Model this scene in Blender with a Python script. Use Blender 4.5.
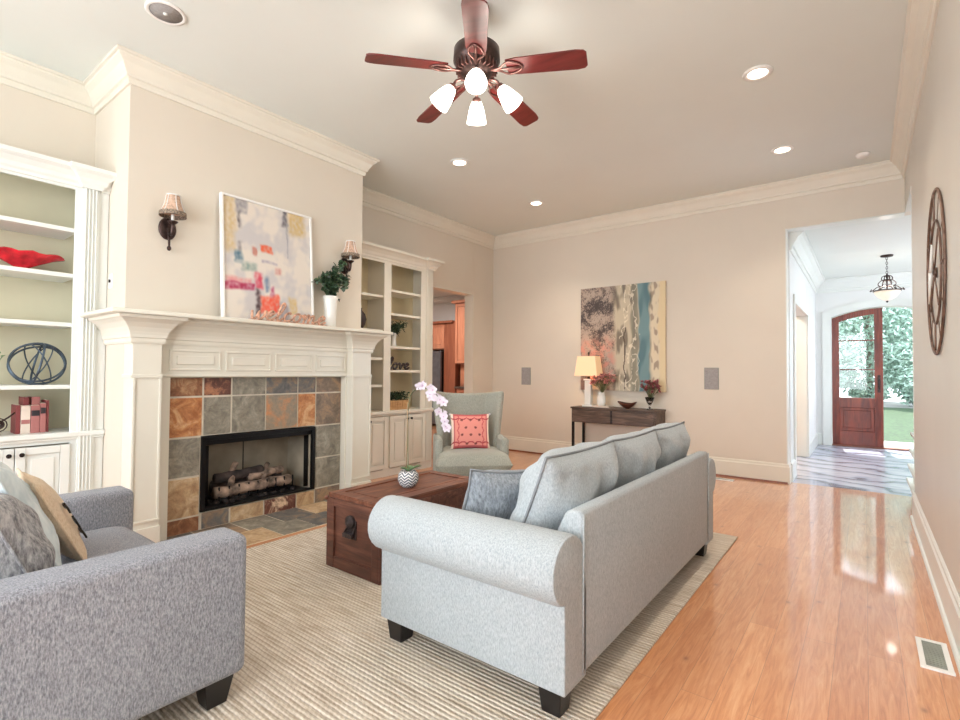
import bpy, math, random
from mathutils import Vector, Matrix, noise
PI = math.pi
S = bpy.context.scene
C = bpy.context.collection
for o in list(bpy.data.objects): bpy.data.objects.remove(o)

# ---------------------------------------------------------------- camera
YAW, PITCH, ROLL, FPX, CAMH = .6527, .0236, .0079, 503.82, 1.25
cd = bpy.data.cameras.new('camera'); cam = bpy.data.objects.new('camera', cd); C.objects.link(cam)
cd.sensor_width = 36; cd.lens = FPX/960*36; cd.clip_start = .05; cd.clip_end = 200
R0 = Vector((math.cos(YAW), math.sin(YAW), 0)); F0 = Vector((-math.sin(YAW), math.cos(YAW), 0)); U0 = Vector((0, 0, 1))
F = F0*math.cos(PITCH)+U0*math.sin(PITCH); U = -F0*math.sin(PITCH)+U0*math.cos(PITCH)
Rr = R0*math.cos(ROLL)+U*math.sin(ROLL); Uu = -R0*math.sin(ROLL)+U*math.cos(ROLL)
m = Matrix((Rr, Uu, -F)).transposed().to_4x4(); m.translation = (0, 0, CAMH); cam.matrix_world = m
S.camera = cam
# ---------------------------------------------------------------- colour management, sky, sun, window light
S.view_settings.view_transform = 'Standard'; S.view_settings.look = 'None'
S.view_settings.gamma = 1; S.view_settings.use_curve_mapping = False
S.view_settings.exposure = 0.32
W = bpy.data.worlds.new('world'); S.world = W; W.use_nodes = True
wn = W.node_tree.nodes; bg = wn['Background']; bg.inputs[0].default_value = (.80, .90, 1, 1); bg.inputs[1].default_value = 3.9

def light(name, kind, loc, energy, color=(1, 1, 1), rot=(0, 0, 0), **k):
    l = bpy.data.lights.new(name, kind); l.energy = energy; l.color = color
    for a, v in k.items(): setattr(l, a, v)
    o = bpy.data.objects.new(name, l); C.objects.link(o); o.location = loc; o.rotation_euler = rot
    return o
light('sun', 'SUN', (1, 16, 10), 9, (1, .97, .9), (math.radians(-27), 0, math.radians(6)), angle=.01)
# daylight through the windows of the rear wall and of the foyer side
for i, wx in enumerate((-3.9, -2.25, -.6)):
    light('rear_window_light', 'AREA', (wx, -2.42, 1.75), (30, 46, 66)[i], (.93, .97, 1), (math.radians(90), 0, 0), shape='RECTANGLE', size=1.3, size_y=2.1)
light('foyer_window_light', 'AREA', (2.9, 8.6, 1.8), 40, (.88, .94, 1), (0, math.radians(90), 0), shape='RECTANGLE', size=2.2, size_y=2.6)
light('kitchen_fill_light', 'AREA', (-7.2, 7.0, 2.95), 75, (1, .95, .9), (0, 0, 0), shape='RECTANGLE', size=1.0, size_y=1.6)  # unseen area lamp added to brighten the kitchen, no fixture
light('side_room_light', 'AREA', (-1.9, 8.2, 2.85), 60, (1, .9, .78), (0, 0, 0), shape='RECTANGLE', size=1.0, size_y=1.0)

# ---------------------------------------------------------------- material helpers
def s2l(c): return tuple(((x/255)/12.92 if x/255 <= .04045 else ((x/255+.055)/1.055)**2.4) for x in c)+(1,)
class NT:
    def __init__(s, name):
        s.m = bpy.data.materials.new(name); s.m.use_nodes = True; s.t = s.m.node_tree; s.n = s.t.nodes
        s.b = s.n['Principled BSDF']
    def new(s, ty, **k):
        n = s.n.new(ty)
        for a, v in k.items(): setattr(n, a, v)
        return n
    def l(s, a, b): s.t.links.new(a, b)
    def coord(s, scale=(1, 1, 1), rot=(0, 0, 0), loc=(0, 0, 0), kind='Object'):
        tc = s.new('ShaderNodeTexCoord'); mp = s.new('ShaderNodeMapping')
        mp.inputs['Scale'].default_value = scale; mp.inputs['Rotation'].default_value = rot; mp.inputs['Location'].default_value = loc
        s.l(tc.outputs[kind], mp.inputs[0]); return mp.outputs[0]
    def noise(s, co, sc, det=3, ro=.5, dist=0):
        n = s.new('ShaderNodeTexNoise'); n.inputs['Scale'].default_value = sc; n.inputs['Detail'].default_value = det
        n.inputs['Roughness'].default_value = ro; n.inputs['Distortion'].default_value = dist; s.l(co, n.inputs['Vector']); return n.outputs[0]
    def ramp(s, fac, stops, interp='LINEAR'):
        r = s.new('ShaderNodeValToRGB'); r.color_ramp.interpolation = interp; e = r.color_ramp.elements
        while len(e) < len(stops): e.new(.5)
        for x, (p, c) in zip(e, stops): x.position = p; x.color = s2l(c)
        s.l(fac, r.inputs[0]); return r.outputs[0]
    def mix(s, fac, a, b, mode='MIX'):
        n = s.new('ShaderNodeMix', data_type='RGBA', blend_type=mode)
        for sock, v in ((n.inputs[0], fac), (n.inputs[6], a), (n.inputs[7], b)):
            if isinstance(v, (int, float)): sock.default_value = v
            elif isinstance(v, tuple): sock.default_value = v
            else: s.l(v, sock)
        return n.outputs[2]
    def math(s, op, a, b=0.):
        n = s.new('ShaderNodeMath', operation=op)
        for i, v in enumerate((a, b)):
            if isinstance(v, (int, float)): n.inputs[i].default_value = v
            else: s.l(v, n.inputs[i])
        return n.outputs[0]
    def bump(s, h, st=.2, d=.01):
        b = s.new('ShaderNodeBump'); b.inputs['Strength'].default_value = st; b.inputs['Distance'].default_value = d
        s.l(h, b.inputs['Height']); s.l(b.outputs[0], s.b.inputs['Normal'])
    def base(s, c):
        if isinstance(c, tuple): s.b.inputs['Base Color'].default_value = c
        else: s.l(c, s.b.inputs['Base Color'])
        return s
    def rough(s, r, metal=0, spec=None):
        s.b.inputs['Roughness'].default_value = r; s.b.inputs['Metallic'].default_value = metal
        if spec is not None: s.b.inputs['Specular IOR Level'].default_value = spec
        return s
def plain(name, c, r=.5, metal=0, var=.06, sc=8, bump=0, spec=None):
    t = NT(name); co = t.coord()
    n = t.noise(co, sc, 3)
    lo = tuple(max(0, x*(1-var)) for x in c); hi = tuple(min(255, x*(1+var)) for x in c)
    t.base(t.ramp(n, [(.3, lo), (.7, hi)])).rough(r, metal, spec)
    if bump: t.bump(t.noise(co, sc*12, 2), bump, .004)
    return t.m
def fabric(name, lo, hi, sc=160, var=None, r=.95, bs=.35):
    t = NT(name); co = t.coord(); a = t.noise(t.coord((1, 1, .35)), sc, 3, .75); b = t.noise(co, 2.5, 3)
    c = t.ramp(a, [(.34, lo), (.66, hi)])
    c = t.mix(.10, c, t.ramp(b, [(.35, lo), (.65, hi)]), 'MIX')
    t.base(c).rough(r, 0, .15); t.b.inputs['Sheen Weight'].default_value = .15
    t.bump(a, bs, .004); return t.m
def wood(name, lo, hi, axis='y', sc=3, r=.4, bs=.1, mid=None):
    t = NT(name); st = {'x': (.12, 1, 1), 'y': (1, .12, 1), 'z': (1, 1, .12)}[axis]
    co = t.coord(st); n = t.noise(co, sc*6, 6, .6, 1.2)
    stops = [(.3, lo), (.7, hi)] if mid is None else [(.28, lo), (.5, mid), (.72, hi)]
    t.base(t.ramp(n, stops)).rough(r); t.bump(n, bs, .003); return t.m
def emis(name, c, st, base=None):
    t = NT(name); t.base(s2l(base or c)).rough(.4); t.b.inputs['Emission Color'].default_value = s2l(c); t.b.inputs['Emission Strength'].default_value = st; return t.m

M = {}
M['wall'] = plain('wall_paint', (220, 210, 195), .6, var=.008, sc=2, bump=.02)
M['wall_r'] = plain('wall_paint_satin', (212, 207, 198), .38, var=.01, sc=2, bump=.02)
M['foyer_wall'] = plain('foyer_wall_paint', (232, 232, 230), .5, var=.008, sc=2)
M['ceil'] = plain('ceiling_paint', (226, 230, 225), .8, var=.006, sc=1.5)
M['trim'] = plain('trim_paint', (228, 222, 208), .32, var=.01, sc=3)
M['trimw'] = plain('white_trim_paint', (229, 231, 226), .3, var=.01, sc=3)
M['shelfback'] = plain('bookcase_back_paint', (206, 199, 172), .5, var=.02, sc=3)
M['creamback'] = plain('cream_back_paint', (232, 216, 180), .5, var=.02, sc=3)
M['black'] = plain('black_metal', (26, 25, 26), .4, .6, .1)
M['bronze'] = plain('bronze_metal', (70, 55, 52), .38, .8, .2, 30)
M['bronzer'] = plain('rosy_bronze_metal', (120, 88, 82), .35, .8, .2, 30)
M['darkknob'] = plain('dark_knob_metal', (40, 34, 32), .35, .7)
M['blackleg'] = plain('black_leg_wood', (24, 20, 20), .35)
M['grout'] = plain('grout', (205, 195, 178), .9)
M['sofa'] = fabric('light_grey_linen', (146, 154, 158), (186, 191, 194), 210)
M['sofapipe'] = plain('grey_piping', (130, 134, 138), .9)
M['tweed'] = fabric('grey_tweed', (104, 106, 114), (176, 177, 185), 210, bs=.6)
M['fur'] = fabric('mottled_grey_plush', (92, 92, 98), (188, 186, 186), 60, bs=.8)
M['throw'] = fabric('grey_chenille', (104, 110, 118), (160, 166, 172), 90)
M['tan'] = fabric('tan_linen', (206, 180, 150), (228, 206, 180), 160)
M['paleblue'] = fabric('pale_blue_cotton', (190, 202, 206), (226, 232, 232), 14)
M['chair'] = fabric('sage_grey_linen', (142, 142, 132), (168, 167, 155), 150)
M['trunk'] = wood('old_trunk_wood', (72, 40, 28), (150, 98, 74), 'y', 3, .45, .3, (112, 66, 48))
M['trunkz'] = wood('old_trunk_end_wood', (58, 32, 26), (132, 84, 66), 'x', 3, .45, .3, (92, 54, 42))
M['iron'] = plain('aged_iron', (62, 54, 54), .5, .6, .3, 40, .3)
M['console'] = wood('dark_rustic_wood', (54, 42, 36), (128, 106, 92), 'x', 4, .5, .3, (88, 70, 60))
M['mahog'] = wood('mahogany', (84, 30, 22), (150, 66, 44), 'z', 2, .28, .05)
M['cherry'] = wood('cherry_blade_wood', (74, 24, 24), (116, 46, 44), 'x', 2, .3, .05)
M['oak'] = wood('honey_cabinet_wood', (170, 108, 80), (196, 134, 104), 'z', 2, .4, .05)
M['oakd'] = wood('dark_cabinet_wood', (120, 66, 46), (150, 90, 64), 'z', 2, .4, .05)  # darker brown than the honey cabinet wood
M['steel'] = plain('stainless_steel', (120, 122, 128), .3, .9)
M['ceramic'] = plain('white_ceramic', (236, 234, 228), .25, var=.02)
M['white'] = plain('matte_white', (240, 238, 234), .5, var=.01)
M['leafd'] = plain('dark_green_leaf', (52, 72, 50), .5, var=.45, sc=30)
M['leafm'] = plain('mid_green_leaf', (96, 124, 84), .45, var=.3, sc=20)
M['stem'] = plain('green_stem', (110, 116, 78), .5)
M['stake'] = plain('cane_stake', (176, 150, 118), .6)
M['petal'] = plain('orchid_petal', (222, 210, 220), .5, var=.03)
M['lilac'] = plain('lilac_petal', (206, 168, 200), .5)
M['petalp'] = plain('pink_dried_petal', (196, 136, 132), .7, var=.3, sc=40)
M['petald'] = plain('dusky_rose_petal', (150, 84, 88), .7, var=.35, sc=40)
M['redglass'] = plain('red_glass', (196, 36, 48), .12, var=.2, sc=14)
M['wire'] = plain('blue_grey_wire', (74, 86, 98), .4, .6, .3, 12)
M['signwood'] = plain('pink_grey_sign_wood', (190, 146, 122), .6, var=.25, sc=30)
M['darksign'] = plain('dark_brown_sign', (48, 34, 32), .5)
M['basket'] = wood('slatted_crate_wood', (168, 122, 78), (214, 172, 122), 'y', 5, .7, .2)
M['speaker'] = plain('speaker_grille', (158, 154, 152), .7, var=.06, sc=60, bump=.3)
M['grey'] = plain('vent_grey', (150, 152, 142), .5)
M['log'] = plain('ceramic_log', (128, 108, 94), .9, var=.45, sc=14, bump=.8)
M['logd'] = plain('charred_log', (52, 44, 42), .9, var=.5, sc=14, bump=.8)
M['brick'] = plain('refractory_panel', (150, 138, 120), .9, var=.14, sc=4, bump=.2)
M['dark'] = plain('firebox_steel', (40, 38, 38), .5, .4)
M['ember'] = plain('ember_gravel', (44, 38, 36), .95, var=.6, sc=60, bump=1)
M['shade'] = emis('linen_lamp_shade', (255, 200, 140), .30, (240, 212, 176))
M['bulbglass'] = emis('lit_frosted_glass', (255, 244, 232), 4.5)
M['canlight'] = emis('lit_can_lens', (255, 236, 214), 9)
M['bowlglass'] = emis('lit_alabaster', (255, 236, 210), .35, (225, 215, 200))
M['clearg'] = NT('clear_glass').rough(.03).m
M['clearg'].node_tree.nodes['Principled BSDF'].inputs['Transmission Weight'].default_value = 1
def thin_glass():
    t = NT('window_glass'); o = t.n['Material Output']; g = t.new('ShaderNodeBsdfGlossy'); g.inputs['Roughness'].default_value = .02
    tr = t.new('ShaderNodeBsdfTransparent'); mx = t.new('ShaderNodeMixShader'); mx.inputs[0].default_value = .02
    t.l(tr.outputs[0], mx.inputs[1]); t.l(g.outputs[0], mx.inputs[2]); t.l(mx.outputs[0], o.inputs[0]); return t.m
M['pane'] = thin_glass()
M['clockm'] = plain('brown_clock_metal', (112, 88, 76), .45, .5, .2, 20)
M['fringe'] = plain('shade_fabric', (196, 164, 142), .7, var=.15, sc=60)
M['fringed'] = plain('beaded_trim', (120, 106, 92), .7, var=.5, sc=120)
M['grass'] = plain('lawn_grass', (40, 60, 32), .9, var=.35, sc=14)
M['concrete'] = plain('pale_driveway', (150, 148, 144), .9)
M['treeleaf'] = plain('pale_tree_leaf', (158, 180, 166), .6, var=.3, sc=9)
M['bark'] = plain('tree_bark', (110, 96, 84), .9, var=.3, bump=.5)
M['marble'] = plain('dark_bowl_wood', (92, 52, 38), .35, var=.3)
M['book1'] = plain('maroon_book_cloth', (128, 58, 58), .6); M['book2'] = plain('cream_book_jacket', (222, 206, 192), .5)
M['book3'] = plain('rose_book_cloth', (170, 108, 104), .6); M['book4'] = plain('black_book_band', (46, 42, 48), .6)
M['paper'] = plain('book_pages', (232, 222, 204), .8)

def floor_mat():
    t = NT('heart_pine_planks'); co = t.coord((1, 1, 1), (0, 0, PI/2))
    br = t.new('ShaderNodeTexBrick'); t.l(co, br.inputs['Vector']); br.offset = .37; br.offset_frequency = 2
    for k, v in (('Scale', 1), ('Brick Width', 2.1), ('Row Height', .118), ('Mortar Size', .0012), ('Mortar Smooth', .3), ('Bias', 0)): br.inputs[k].default_value = v
    br.inputs['Color1'].default_value = (0, 0, 0, 1); br.inputs['Color2'].default_value = (1, 1, 1, 1); br.inputs['Mortar'].default_value = (.5, .5, .5, 1)
    grain = t.noise(t.coord((7, .55, 1)), 6, 6, .62, 1.5)
    c = t.ramp(grain, [(.3, (196, 124, 74)), (.5, (218, 150, 98)), (.72, (232, 174, 126))])
    pl = t.ramp(br.outputs['Color'], [(0, (236, 226, 218)), (1, (255, 255, 255))])
    c = t.mix(1.0, c, pl, 'MULTIPLY')
    vo = t.new('ShaderNodeTexVoronoi', voronoi_dimensions='2D'); vo.inputs['Scale'].default_value = 1.7; t.l(t.coord((1.5, .9, 1)), vo.inputs['Vector'])
    kn = t.ramp(vo.outputs['Distance'], [(.0, (255, 255, 255)), (.035, (120, 120, 120)), (.075, (0, 0, 0))])
    c = t.mix(t.math('MULTIPLY', kn, .75), c, s2l((128, 66, 36)))
    c = t.mix(t.math('MULTIPLY', br.outputs['Fac'], .55), c, s2l((120, 70, 45)))
    t.base(c); t.rough(.32, 0, .8)
    w = t.noise(t.coord((14, 5, 1)), 3, 3, .6, 1)
    h = t.math('ADD', t.math('MULTIPLY', w, .35), t.math('MULTIPLY', br.outputs['Fac'], -.6))
    t.bump(h, .22, .01)
    t.b.inputs['Coat Weight'].default_value = 1; t.b.inputs['Coat Roughness'].default_value = .07
    return t.m
M['floor'] = floor_mat()
def foyer_floor():
    t = NT('blue_grey_wavy_floor'); co = t.coord((1, 1, 1), (0, 0, .22))
    w = t.new('ShaderNodeTexWave'); w.bands_direction = 'Y'; w.inputs['Scale'].default_value = .8; w.inputs['Distortion'].default_value = 9; w.inputs['Detail'].default_value = 3; w.inputs['Detail Scale'].default_value = 1.5; t.l(co, w.inputs['Vector'])
    n = t.noise(t.coord((1, 4, 1), (0, 0, -.28)), 3, 4, .6)
    c = t.ramp(w.outputs['Fac'], [(0, (98, 100, 116)), (.07, (150, 152, 166)), (.3, (176, 178, 190)), (1, (186, 188, 198))])  # blue-grey floor tone crossed by thin dark wavy lines
    c = t.mix(.25, c, t.ramp(n, [(.35, (120, 122, 138)), (.65, (215, 216, 226))]), 'OVERLAY')
    t.base(c).rough(.22); t.bump(w.outputs['Fac'], .3, .01); return t.m
M['wavyfloor'] = foyer_floor()
def rug_mat():
    t = NT('braided_jute'); co = t.coord()
    w = t.new('ShaderNodeTexWave'); w.bands_direction = 'Y'; w.inputs['Scale'].default_value = 14.5; w.inputs['Distortion'].default_value = 1.2; w.inputs['Detail'].default_value = 2; w.inputs['Detail Scale'].default_value = 2
    t.l(t.coord((1, 1, 1)), w.inputs['Vector'])
    w2 = t.new('ShaderNodeTexWave'); w2.bands_direction = 'DIAGONAL'; w2.inputs['Scale'].default_value = 24; w2.inputs['Distortion'].default_value = 3; w2.inputs['Detail Scale'].default_value = 4; t.l(co, w2.inputs['Vector'])
    n = t.noise(t.coord((.5, 7, 1)), 9, 4, .7)
    c = t.ramp(n, [(.3, (176, 160, 140)), (.5, (212, 200, 184)), (.7, (234, 226, 214))])
    dk = t.ramp(w.outputs['Fac'], [(0, (255, 255, 255)), (.22, (150, 150, 150)), (.42, (0, 0, 0))])
    c = t.mix(t.math('MULTIPLY', dk, .5), c, s2l((132, 116, 102)))
    c = t.mix(t.math('MULTIPLY', w2.outputs['Fac'], .18), c, s2l((140, 120, 100)))
    t.base(c).rough(.95, 0, .1)
    t.bump(t.math('ADD', w.outputs['Fac'], t.math('MULTIPLY', w2.outputs['Fac'], .3)), .4, .008); return t.m
M['rug'] = rug_mat()
def slate(name, a, b, c, sc=6):
    t = NT(name); co = t.coord((1, 1, 1)); n = t.noise(co, sc*1.3, 8, .68, .7); n2 = t.noise(co, 40, 4, .7)
    c1 = t.ramp(n, [(.36, a), (.5, b), (.62, c)]); c1 = t.mix(.22, c1, t.ramp(n2, [(.3, (60, 52, 44)), (.7, (225, 215, 195))]), 'OVERLAY')
    t.base(c1).rough(.5); t.bump(n, .5, .008); return t.m
SL = dict(rust=slate('slate_rust', (116, 74, 52), (152, 104, 74), (186, 148, 112)), org=slate('slate_orange', (160, 98, 58), (196, 136, 88), (216, 178, 136)),
          gg=slate('slate_grey_green', (112, 106, 96), (140, 134, 122), (166, 160, 146)), red=slate('slate_dark_red', (76, 46, 40), (102, 64, 54), (176, 122, 92)),
          blue=slate('slate_blue_grey', (84, 84, 86), (110, 108, 106), (146, 124, 104)), mixo=slate('slate_grey_with_orange', (134, 126, 114), (152, 138, 120), (200, 140, 96), 3),
          br=slate('slate_brown_grey', (108, 94, 82), (136, 118, 102), (168, 138, 110)), tan=slate('slate_tan', (162, 126, 94), (194, 164, 128), (210, 188, 156)),
          vein=slate('slate_veined_maroon', (80, 44, 38), (116, 70, 56), (224, 196, 166), 7))
for k, v in SL.items(): M['sl_'+k] = v
def attr_mat(name, r=.6, bump=0):
    t = NT(name); a = t.new('ShaderNodeVertexColor'); a.layer_name = 'pigment'; t.base(a.outputs[0]).rough(r)
    if bump: t.bump(t.noise(t.coord(), 60, 4), bump, .004)
    return t.m
M['canvas'] = attr_mat('painted_canvas', .55, .3)
M['coral'] = attr_mat('printed_coral_cotton', .9)
def potmat():
    t = NT('chevron_glaze'); co = t.coord(); sx = t.new('ShaderNodeSeparateXYZ'); t.l(co, sx.inputs[0])
    ang = t.math('ARCTAN2', sx.outputs[1], sx.outputs[0]); tri = t.math('PINGPONG', t.math('MULTIPLY', ang, 2.6), 1.0)
    v = t.math('FRACT', t.math('ADD', t.math('MULTIPLY', sx.outputs[2], 52.), tri))
    t.base(t.ramp(v, [(.0, (88, 96, 108)), (.5, (88, 96, 108)), (.56, (226, 226, 224)), (1, (226, 226, 224))])).rough(.45); return t.m
M['chevron'] = potmat()

# ---------------------------------------------------------------- geometry helpers
def wloc(o):
    v = Vector((0, 0, 0))
    while o is not None: v += o.location; o = o.parent
    return v
class MB:
    def __init__(s, mt=None): s.nb = 0; s.v = []; s.f = []; s.mi = []; s.mats = []; s.cm = None; s.smooth = []
    def idx(s, mat):
        if mat is None: mat = s.mats[0] if s.mats else None
        if mat not in s.mats: s.mats.append(mat)
        return s.mats.index(mat)
    def add(s, vs, fs, mat=None, sm=False, mx=None):
        o = len(s.v)
        for p in vs: s.v.append(tuple(mx @ Vector(p)) if mx is not None else tuple(p))
        for f in fs: s.f.append([i+o for i in f]); s.mi.append(mat); s.smooth.append(sm)
        return s
    def box(s, x0, x1, y0, y1, z0, z1, mat=None, mx=None):
        x0, x1 = sorted((x0, x1)); y0, y1 = sorted((y0, y1)); z0, z1 = sorted((z0, z1))
        e = (s.nb % 6)*.00035; s.nb += 1
        if min(x1-x0, y1-y0, z1-z0) > .006: x0 += e; x1 -= e; y0 += e; y1 -= e; z0 += e; z1 -= e
        v = [(x0, y0, z0), (x1, y0, z0), (x1, y1, z0), (x0, y1, z0), (x0, y0, z1), (x1, y0, z1), (x1, y1, z1), (x0, y1, z1)]
        return s.add(v, [(0, 3, 2, 1), (4, 5, 6, 7), (0, 1, 5, 4), (1, 2, 6, 5), (2, 3, 7, 6), (3, 0, 4, 7)], mat, False, mx)
    def taper(s, cx, cy, z0, z1, w0, w1, mat=None, mx=None):
        a, b = w0/2, w1/2
        v = [(cx-a, cy-a, z0), (cx+a, cy-a, z0), (cx+a, cy+a, z0), (cx-a, cy+a, z0), (cx-b, cy-b, z1), (cx+b, cy-b, z1), (cx+b, cy+b, z1), (cx-b, cy+b, z1)]
        return s.add(v, [(0, 3, 2, 1), (4, 5, 6, 7), (0, 1, 5, 4), (1, 2, 6, 5), (2, 3, 7, 6), (3, 0, 4, 7)], mat, False, mx)
    def prism(s, poly, axis, a, b, mat=None, sm=False):
        n = len(poly)
        def P(u, v, w): return {'x': (w, u, v), 'y': (u, w, v), 'z': (u, v, w)}[axis]
        v = [P(u, w, a) for u, w in poly]+[P(u, w, b) for u, w in poly]
        fs = [[i, (i+1) % n, n+(i+1) % n, n+i] for i in range(n)]
        o = len(s.v); s.add(v, fs, mat, sm); s.f += [list(range(o+n-1, o-1, -1)), list(range(o+n, o+2*n))]; s.mi += [mat]*2; s.smooth += [False]*2
        return s
    def lathe(s, prof, c=(0, 0, 0), n=24, mat=None, sx=1, sy=1, mx=None, sm=True, cap=True):
        v = []; f = []
        for r, z in prof:
            for i in range(n):
                a = 2*PI*i/n; v.append((c[0]+r*sx*math.cos(a), c[1]+r*sy*math.sin(a), c[2]+z))
        for j in range(len(prof)-1):
            for i in range(n): f.append((j*n+i, j*n+(i+1) % n, (j+1)*n+(i+1) % n, (j+1)*n+i))
        if cap: f.append(tuple(range(n-1, -1, -1))); f.append(tuple((len(prof)-1)*n+i for i in range(n)))
        return s.add(v, f, mat, sm, mx)
    def tube(s, path, r, n=8, mat=None, closed=False, flat=1.0, sm=True, up=None):
        P = [Vector(p) for p in path]; N = len(P); v = []; f = []
        rr = r if isinstance(r, (list, tuple)) else [r]*N
        t0 = (P[1]-P[0]).normalized(); nr = up.copy() if up else (Vector((0, 0, 1)) if abs(t0.z) < .9 else Vector((1, 0, 0)))
        for i in range(N):
            if closed: t = (P[(i+1) % N]-P[i-1]).normalized()
            else: t = (P[min(i+1, N-1)]-P[max(i-1, 0)]).normalized()
            b = t.cross(nr)
            if b.length < 1e-5: b = t.orthogonal()
            b.normalize(); n2 = b.cross(t).normalized()
            if up is None: nr = n2
            for k in range(n):
                a = 2*PI*k/n; v.append(P[i]+(b*math.cos(a)+n2*math.sin(a)*flat)*rr[i])
        M_ = N if closed else N-1
        for i in range(M_):
            for k in range(n):
                j = (i+1) % N; f.append((i*n+k, i*n+(k+1) % n, j*n+(k+1) % n, j*n+k))
        if not closed: f.append(tuple(range(n-1, -1, -1))); f.append(tuple((N-1)*n+k for k in range(n)))
        return s.add(v, f, mat, sm)
    def sphere(s, c, r, n=16, m_=10, mat=None, sx=1, sy=1, sz=1, mx=None):
        pr = []
        for j in range(m_+1):
            a = -PI/2+PI*j/m_; pr.append((max(1e-4, r*math.cos(a)), r*sz*math.sin(a)))
        return s.lathe(pr, c, n, mat, sx, sy, mx)
    def sweep(s, path, prof, side=1, mat=None, closed=False):
        """horizontal mitred moulding; path [(x,y)], prof [(offset,z)]"""
        P = [Vector(p) for p in path]; N = len(P); v = []; f = []; k = len(prof)
        for i in range(N):
            a = (P[i]-P[i-1]).normalized() if (i > 0 or closed) else None
            b = (P[(i+1) % N]-P[i]).normalized() if (i < N-1 or closed) else None
            na = Vector((-a.y, a.x))*side if a else None; nb = Vector((-b.y, b.x))*side if b else None
            if na is None: d = nb
            elif nb is None: d = na
            else: d = (na+nb)/max(.2, 1+na.dot(nb))
            for o, z in prof: v.append((P[i].x+d.x*o, P[i].y+d.y*o, z))
        for i in range(N if closed else N-1):
            j = (i+1) % N
            for q in range(k): f.append((i*k+q, j*k+q, j*k+(q+1) % k, i*k+(q+1) % k))
        if not closed: f.append(tuple(range(k))); f.append(tuple((N-1)*k+q for q in range(k-1, -1, -1)))
        return s.add(v, f, mat)
    def build(s, name, mat, parent=None, bev=0, sub=0, seg=2, local=False, solid=0, label=None):
        me = bpy.data.meshes.new(name)
        off = Vector((0, 0, 0)) if (local or parent is None) else wloc(parent)
        me.from_pydata([tuple(Vector(p)-off) for p in s.v], [], s.f)
        mats = [mat]+[m_ for m_ in dict.fromkeys(x for x in s.mi if x is not None) if m_ != mat]
        for m_ in mats: me.materials.append(M[m_])
        for p, mi, sm in zip(me.polygons, s.mi, s.smooth):
            p.material_index = 0 if mi is None else mats.index(mi); p.use_smooth = sm or sub > 0
        me.validate(); me.update()
        import bmesh
        bm = bmesh.new(); bm.from_mesh(me); bmesh.ops.recalc_face_normals(bm, faces=bm.faces); bm.to_mesh(me); bm.free()
        o = bpy.data.objects.new(name, me); C.objects.link(o)
        if parent is not None: o.parent = parent
        if solid: md = o.modifiers.new('solid', 'SOLIDIFY'); md.thickness = solid; md.offset = 0
        if bev:
            md = o.modifiers.new('bevel', 'BEVEL'); md.width = bev; md.segments = seg; md.limit_method = 'ANGLE'; md.angle_limit = math.radians(35)
            if seg > 2:
                for p in me.polygons: p.use_smooth = True
        if sub: md = o.modifiers.new('sub', 'SUBSURF'); md.levels = sub; md.render_levels = sub
        if label: o['label'] = label
        return o
def tag(o, label, cat, group=None):
    o['label'] = label; o['category'] = cat
    if group: o['group'] = group
    return o
def thing(name, label, cat, loc=(0, 0, 0), rz=0, group=None):
    o = bpy.data.objects.new(name, None); C.objects.link(o); o.location = loc; o.rotation_euler = (0, 0, rz); o.empty_display_size = .05
    return tag(o, label, cat, group)
def struct(name, mb, mat, **k):
    o = mb.build(name, mat, **k); o['kind'] = 'structure'; return o
def copy_tree(o, parent=None):
    c = o.copy(); C.objects.link(c); c.parent = parent
    for ch in o.children: copy_tree(ch, c)
    return c
def catmull(pts, n=6, closed=False):
    P = [Vector(p) for p in pts]; N = len(P); out = []
    for i in range(N if closed else N-1):
        if closed: a, b, c, d = P[i-1], P[i], P[(i+1) % N], P[(i+2) % N]
        else: a, b, c, d = P[max(i-1, 0)], P[i], P[i+1], P[min(i+2, N-1)]
        for k in range(n):
            t = k/n; out.append(.5*((2*b)+(c-a)*t+(2*a-5*b+4*c-d)*t*t+(3*b-a-3*c+d)*t**3))
    if not closed: out.append(P[-1])
    return out
def pillow_mesh(mb, w, h, t, mx, seed=0, n=22, puff=2.2, wr=.006, corner=.06, mat=None, pleat=0):
    """soft cushion, width along X, height along Z, thickness along Y; closed surface"""
    for sgn in (1, -1):
        v = []; f = []
        for j in range(n+1):
            for i in range(n+1):
                u = -1+2*i/n; q = -1+2*j/n
                prof = (max(0, 1-abs(u)**puff)*max(0, 1-abs(q)**puff))**.5
                pin = 1-corner*(1-abs(q)**2) * abs(u)**2; pin2 = 1-corner*(1-abs(u)**2)*abs(q)**2
                x = u*w/2*pin; z = q*h/2*pin2
                edge = min(1, 4*(1-max(abs(u), abs(q))))
                y = sgn*t/2*prof + edge*wr*noise.noise(Vector((x*9+seed*7, z*9, sgn*3.1+seed)))*2
                if pleat: y += edge*pleat*(1-abs(noise.noise(Vector((x*16+z*3, z*2.5, seed+sgn*2.3))))*3)*sm(1.0, .2, 1-prof if False else 1-abs(q)*.5)
                v.append((x, y, z))
        for j in range(n):
            for i in range(n):
                a = j*(n+1)+i; f.append((a, a+1, a+n+2, a+n+1))
        mb.add(v, f, mat, True, mx)
    return mb
def pillow_rim(w, h, mx, corner=.06, n=14):
    out = []
    for side in range(4):
        for k in range(n):
            s_ = -1+2*k/n
            u, q = [(s_, -1), (1, s_), (-s_, 1), (-1, -s_)][side]
            out.append(mx @ Vector((u*w/2*(1-corner*(1-q*q)*u*u), 0, q*h/2*(1-corner*(1-u*u)*q*q))))
    return out
def TR(x, y, z, rx=0, ry=0, rz=0):
    return Matrix.Translation((x, y, z)) @ Matrix.Rotation(rz, 4, 'Z') @ Matrix.Rotation(ry, 4, 'Y') @ Matrix.Rotation(rx, 4, 'X')

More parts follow.
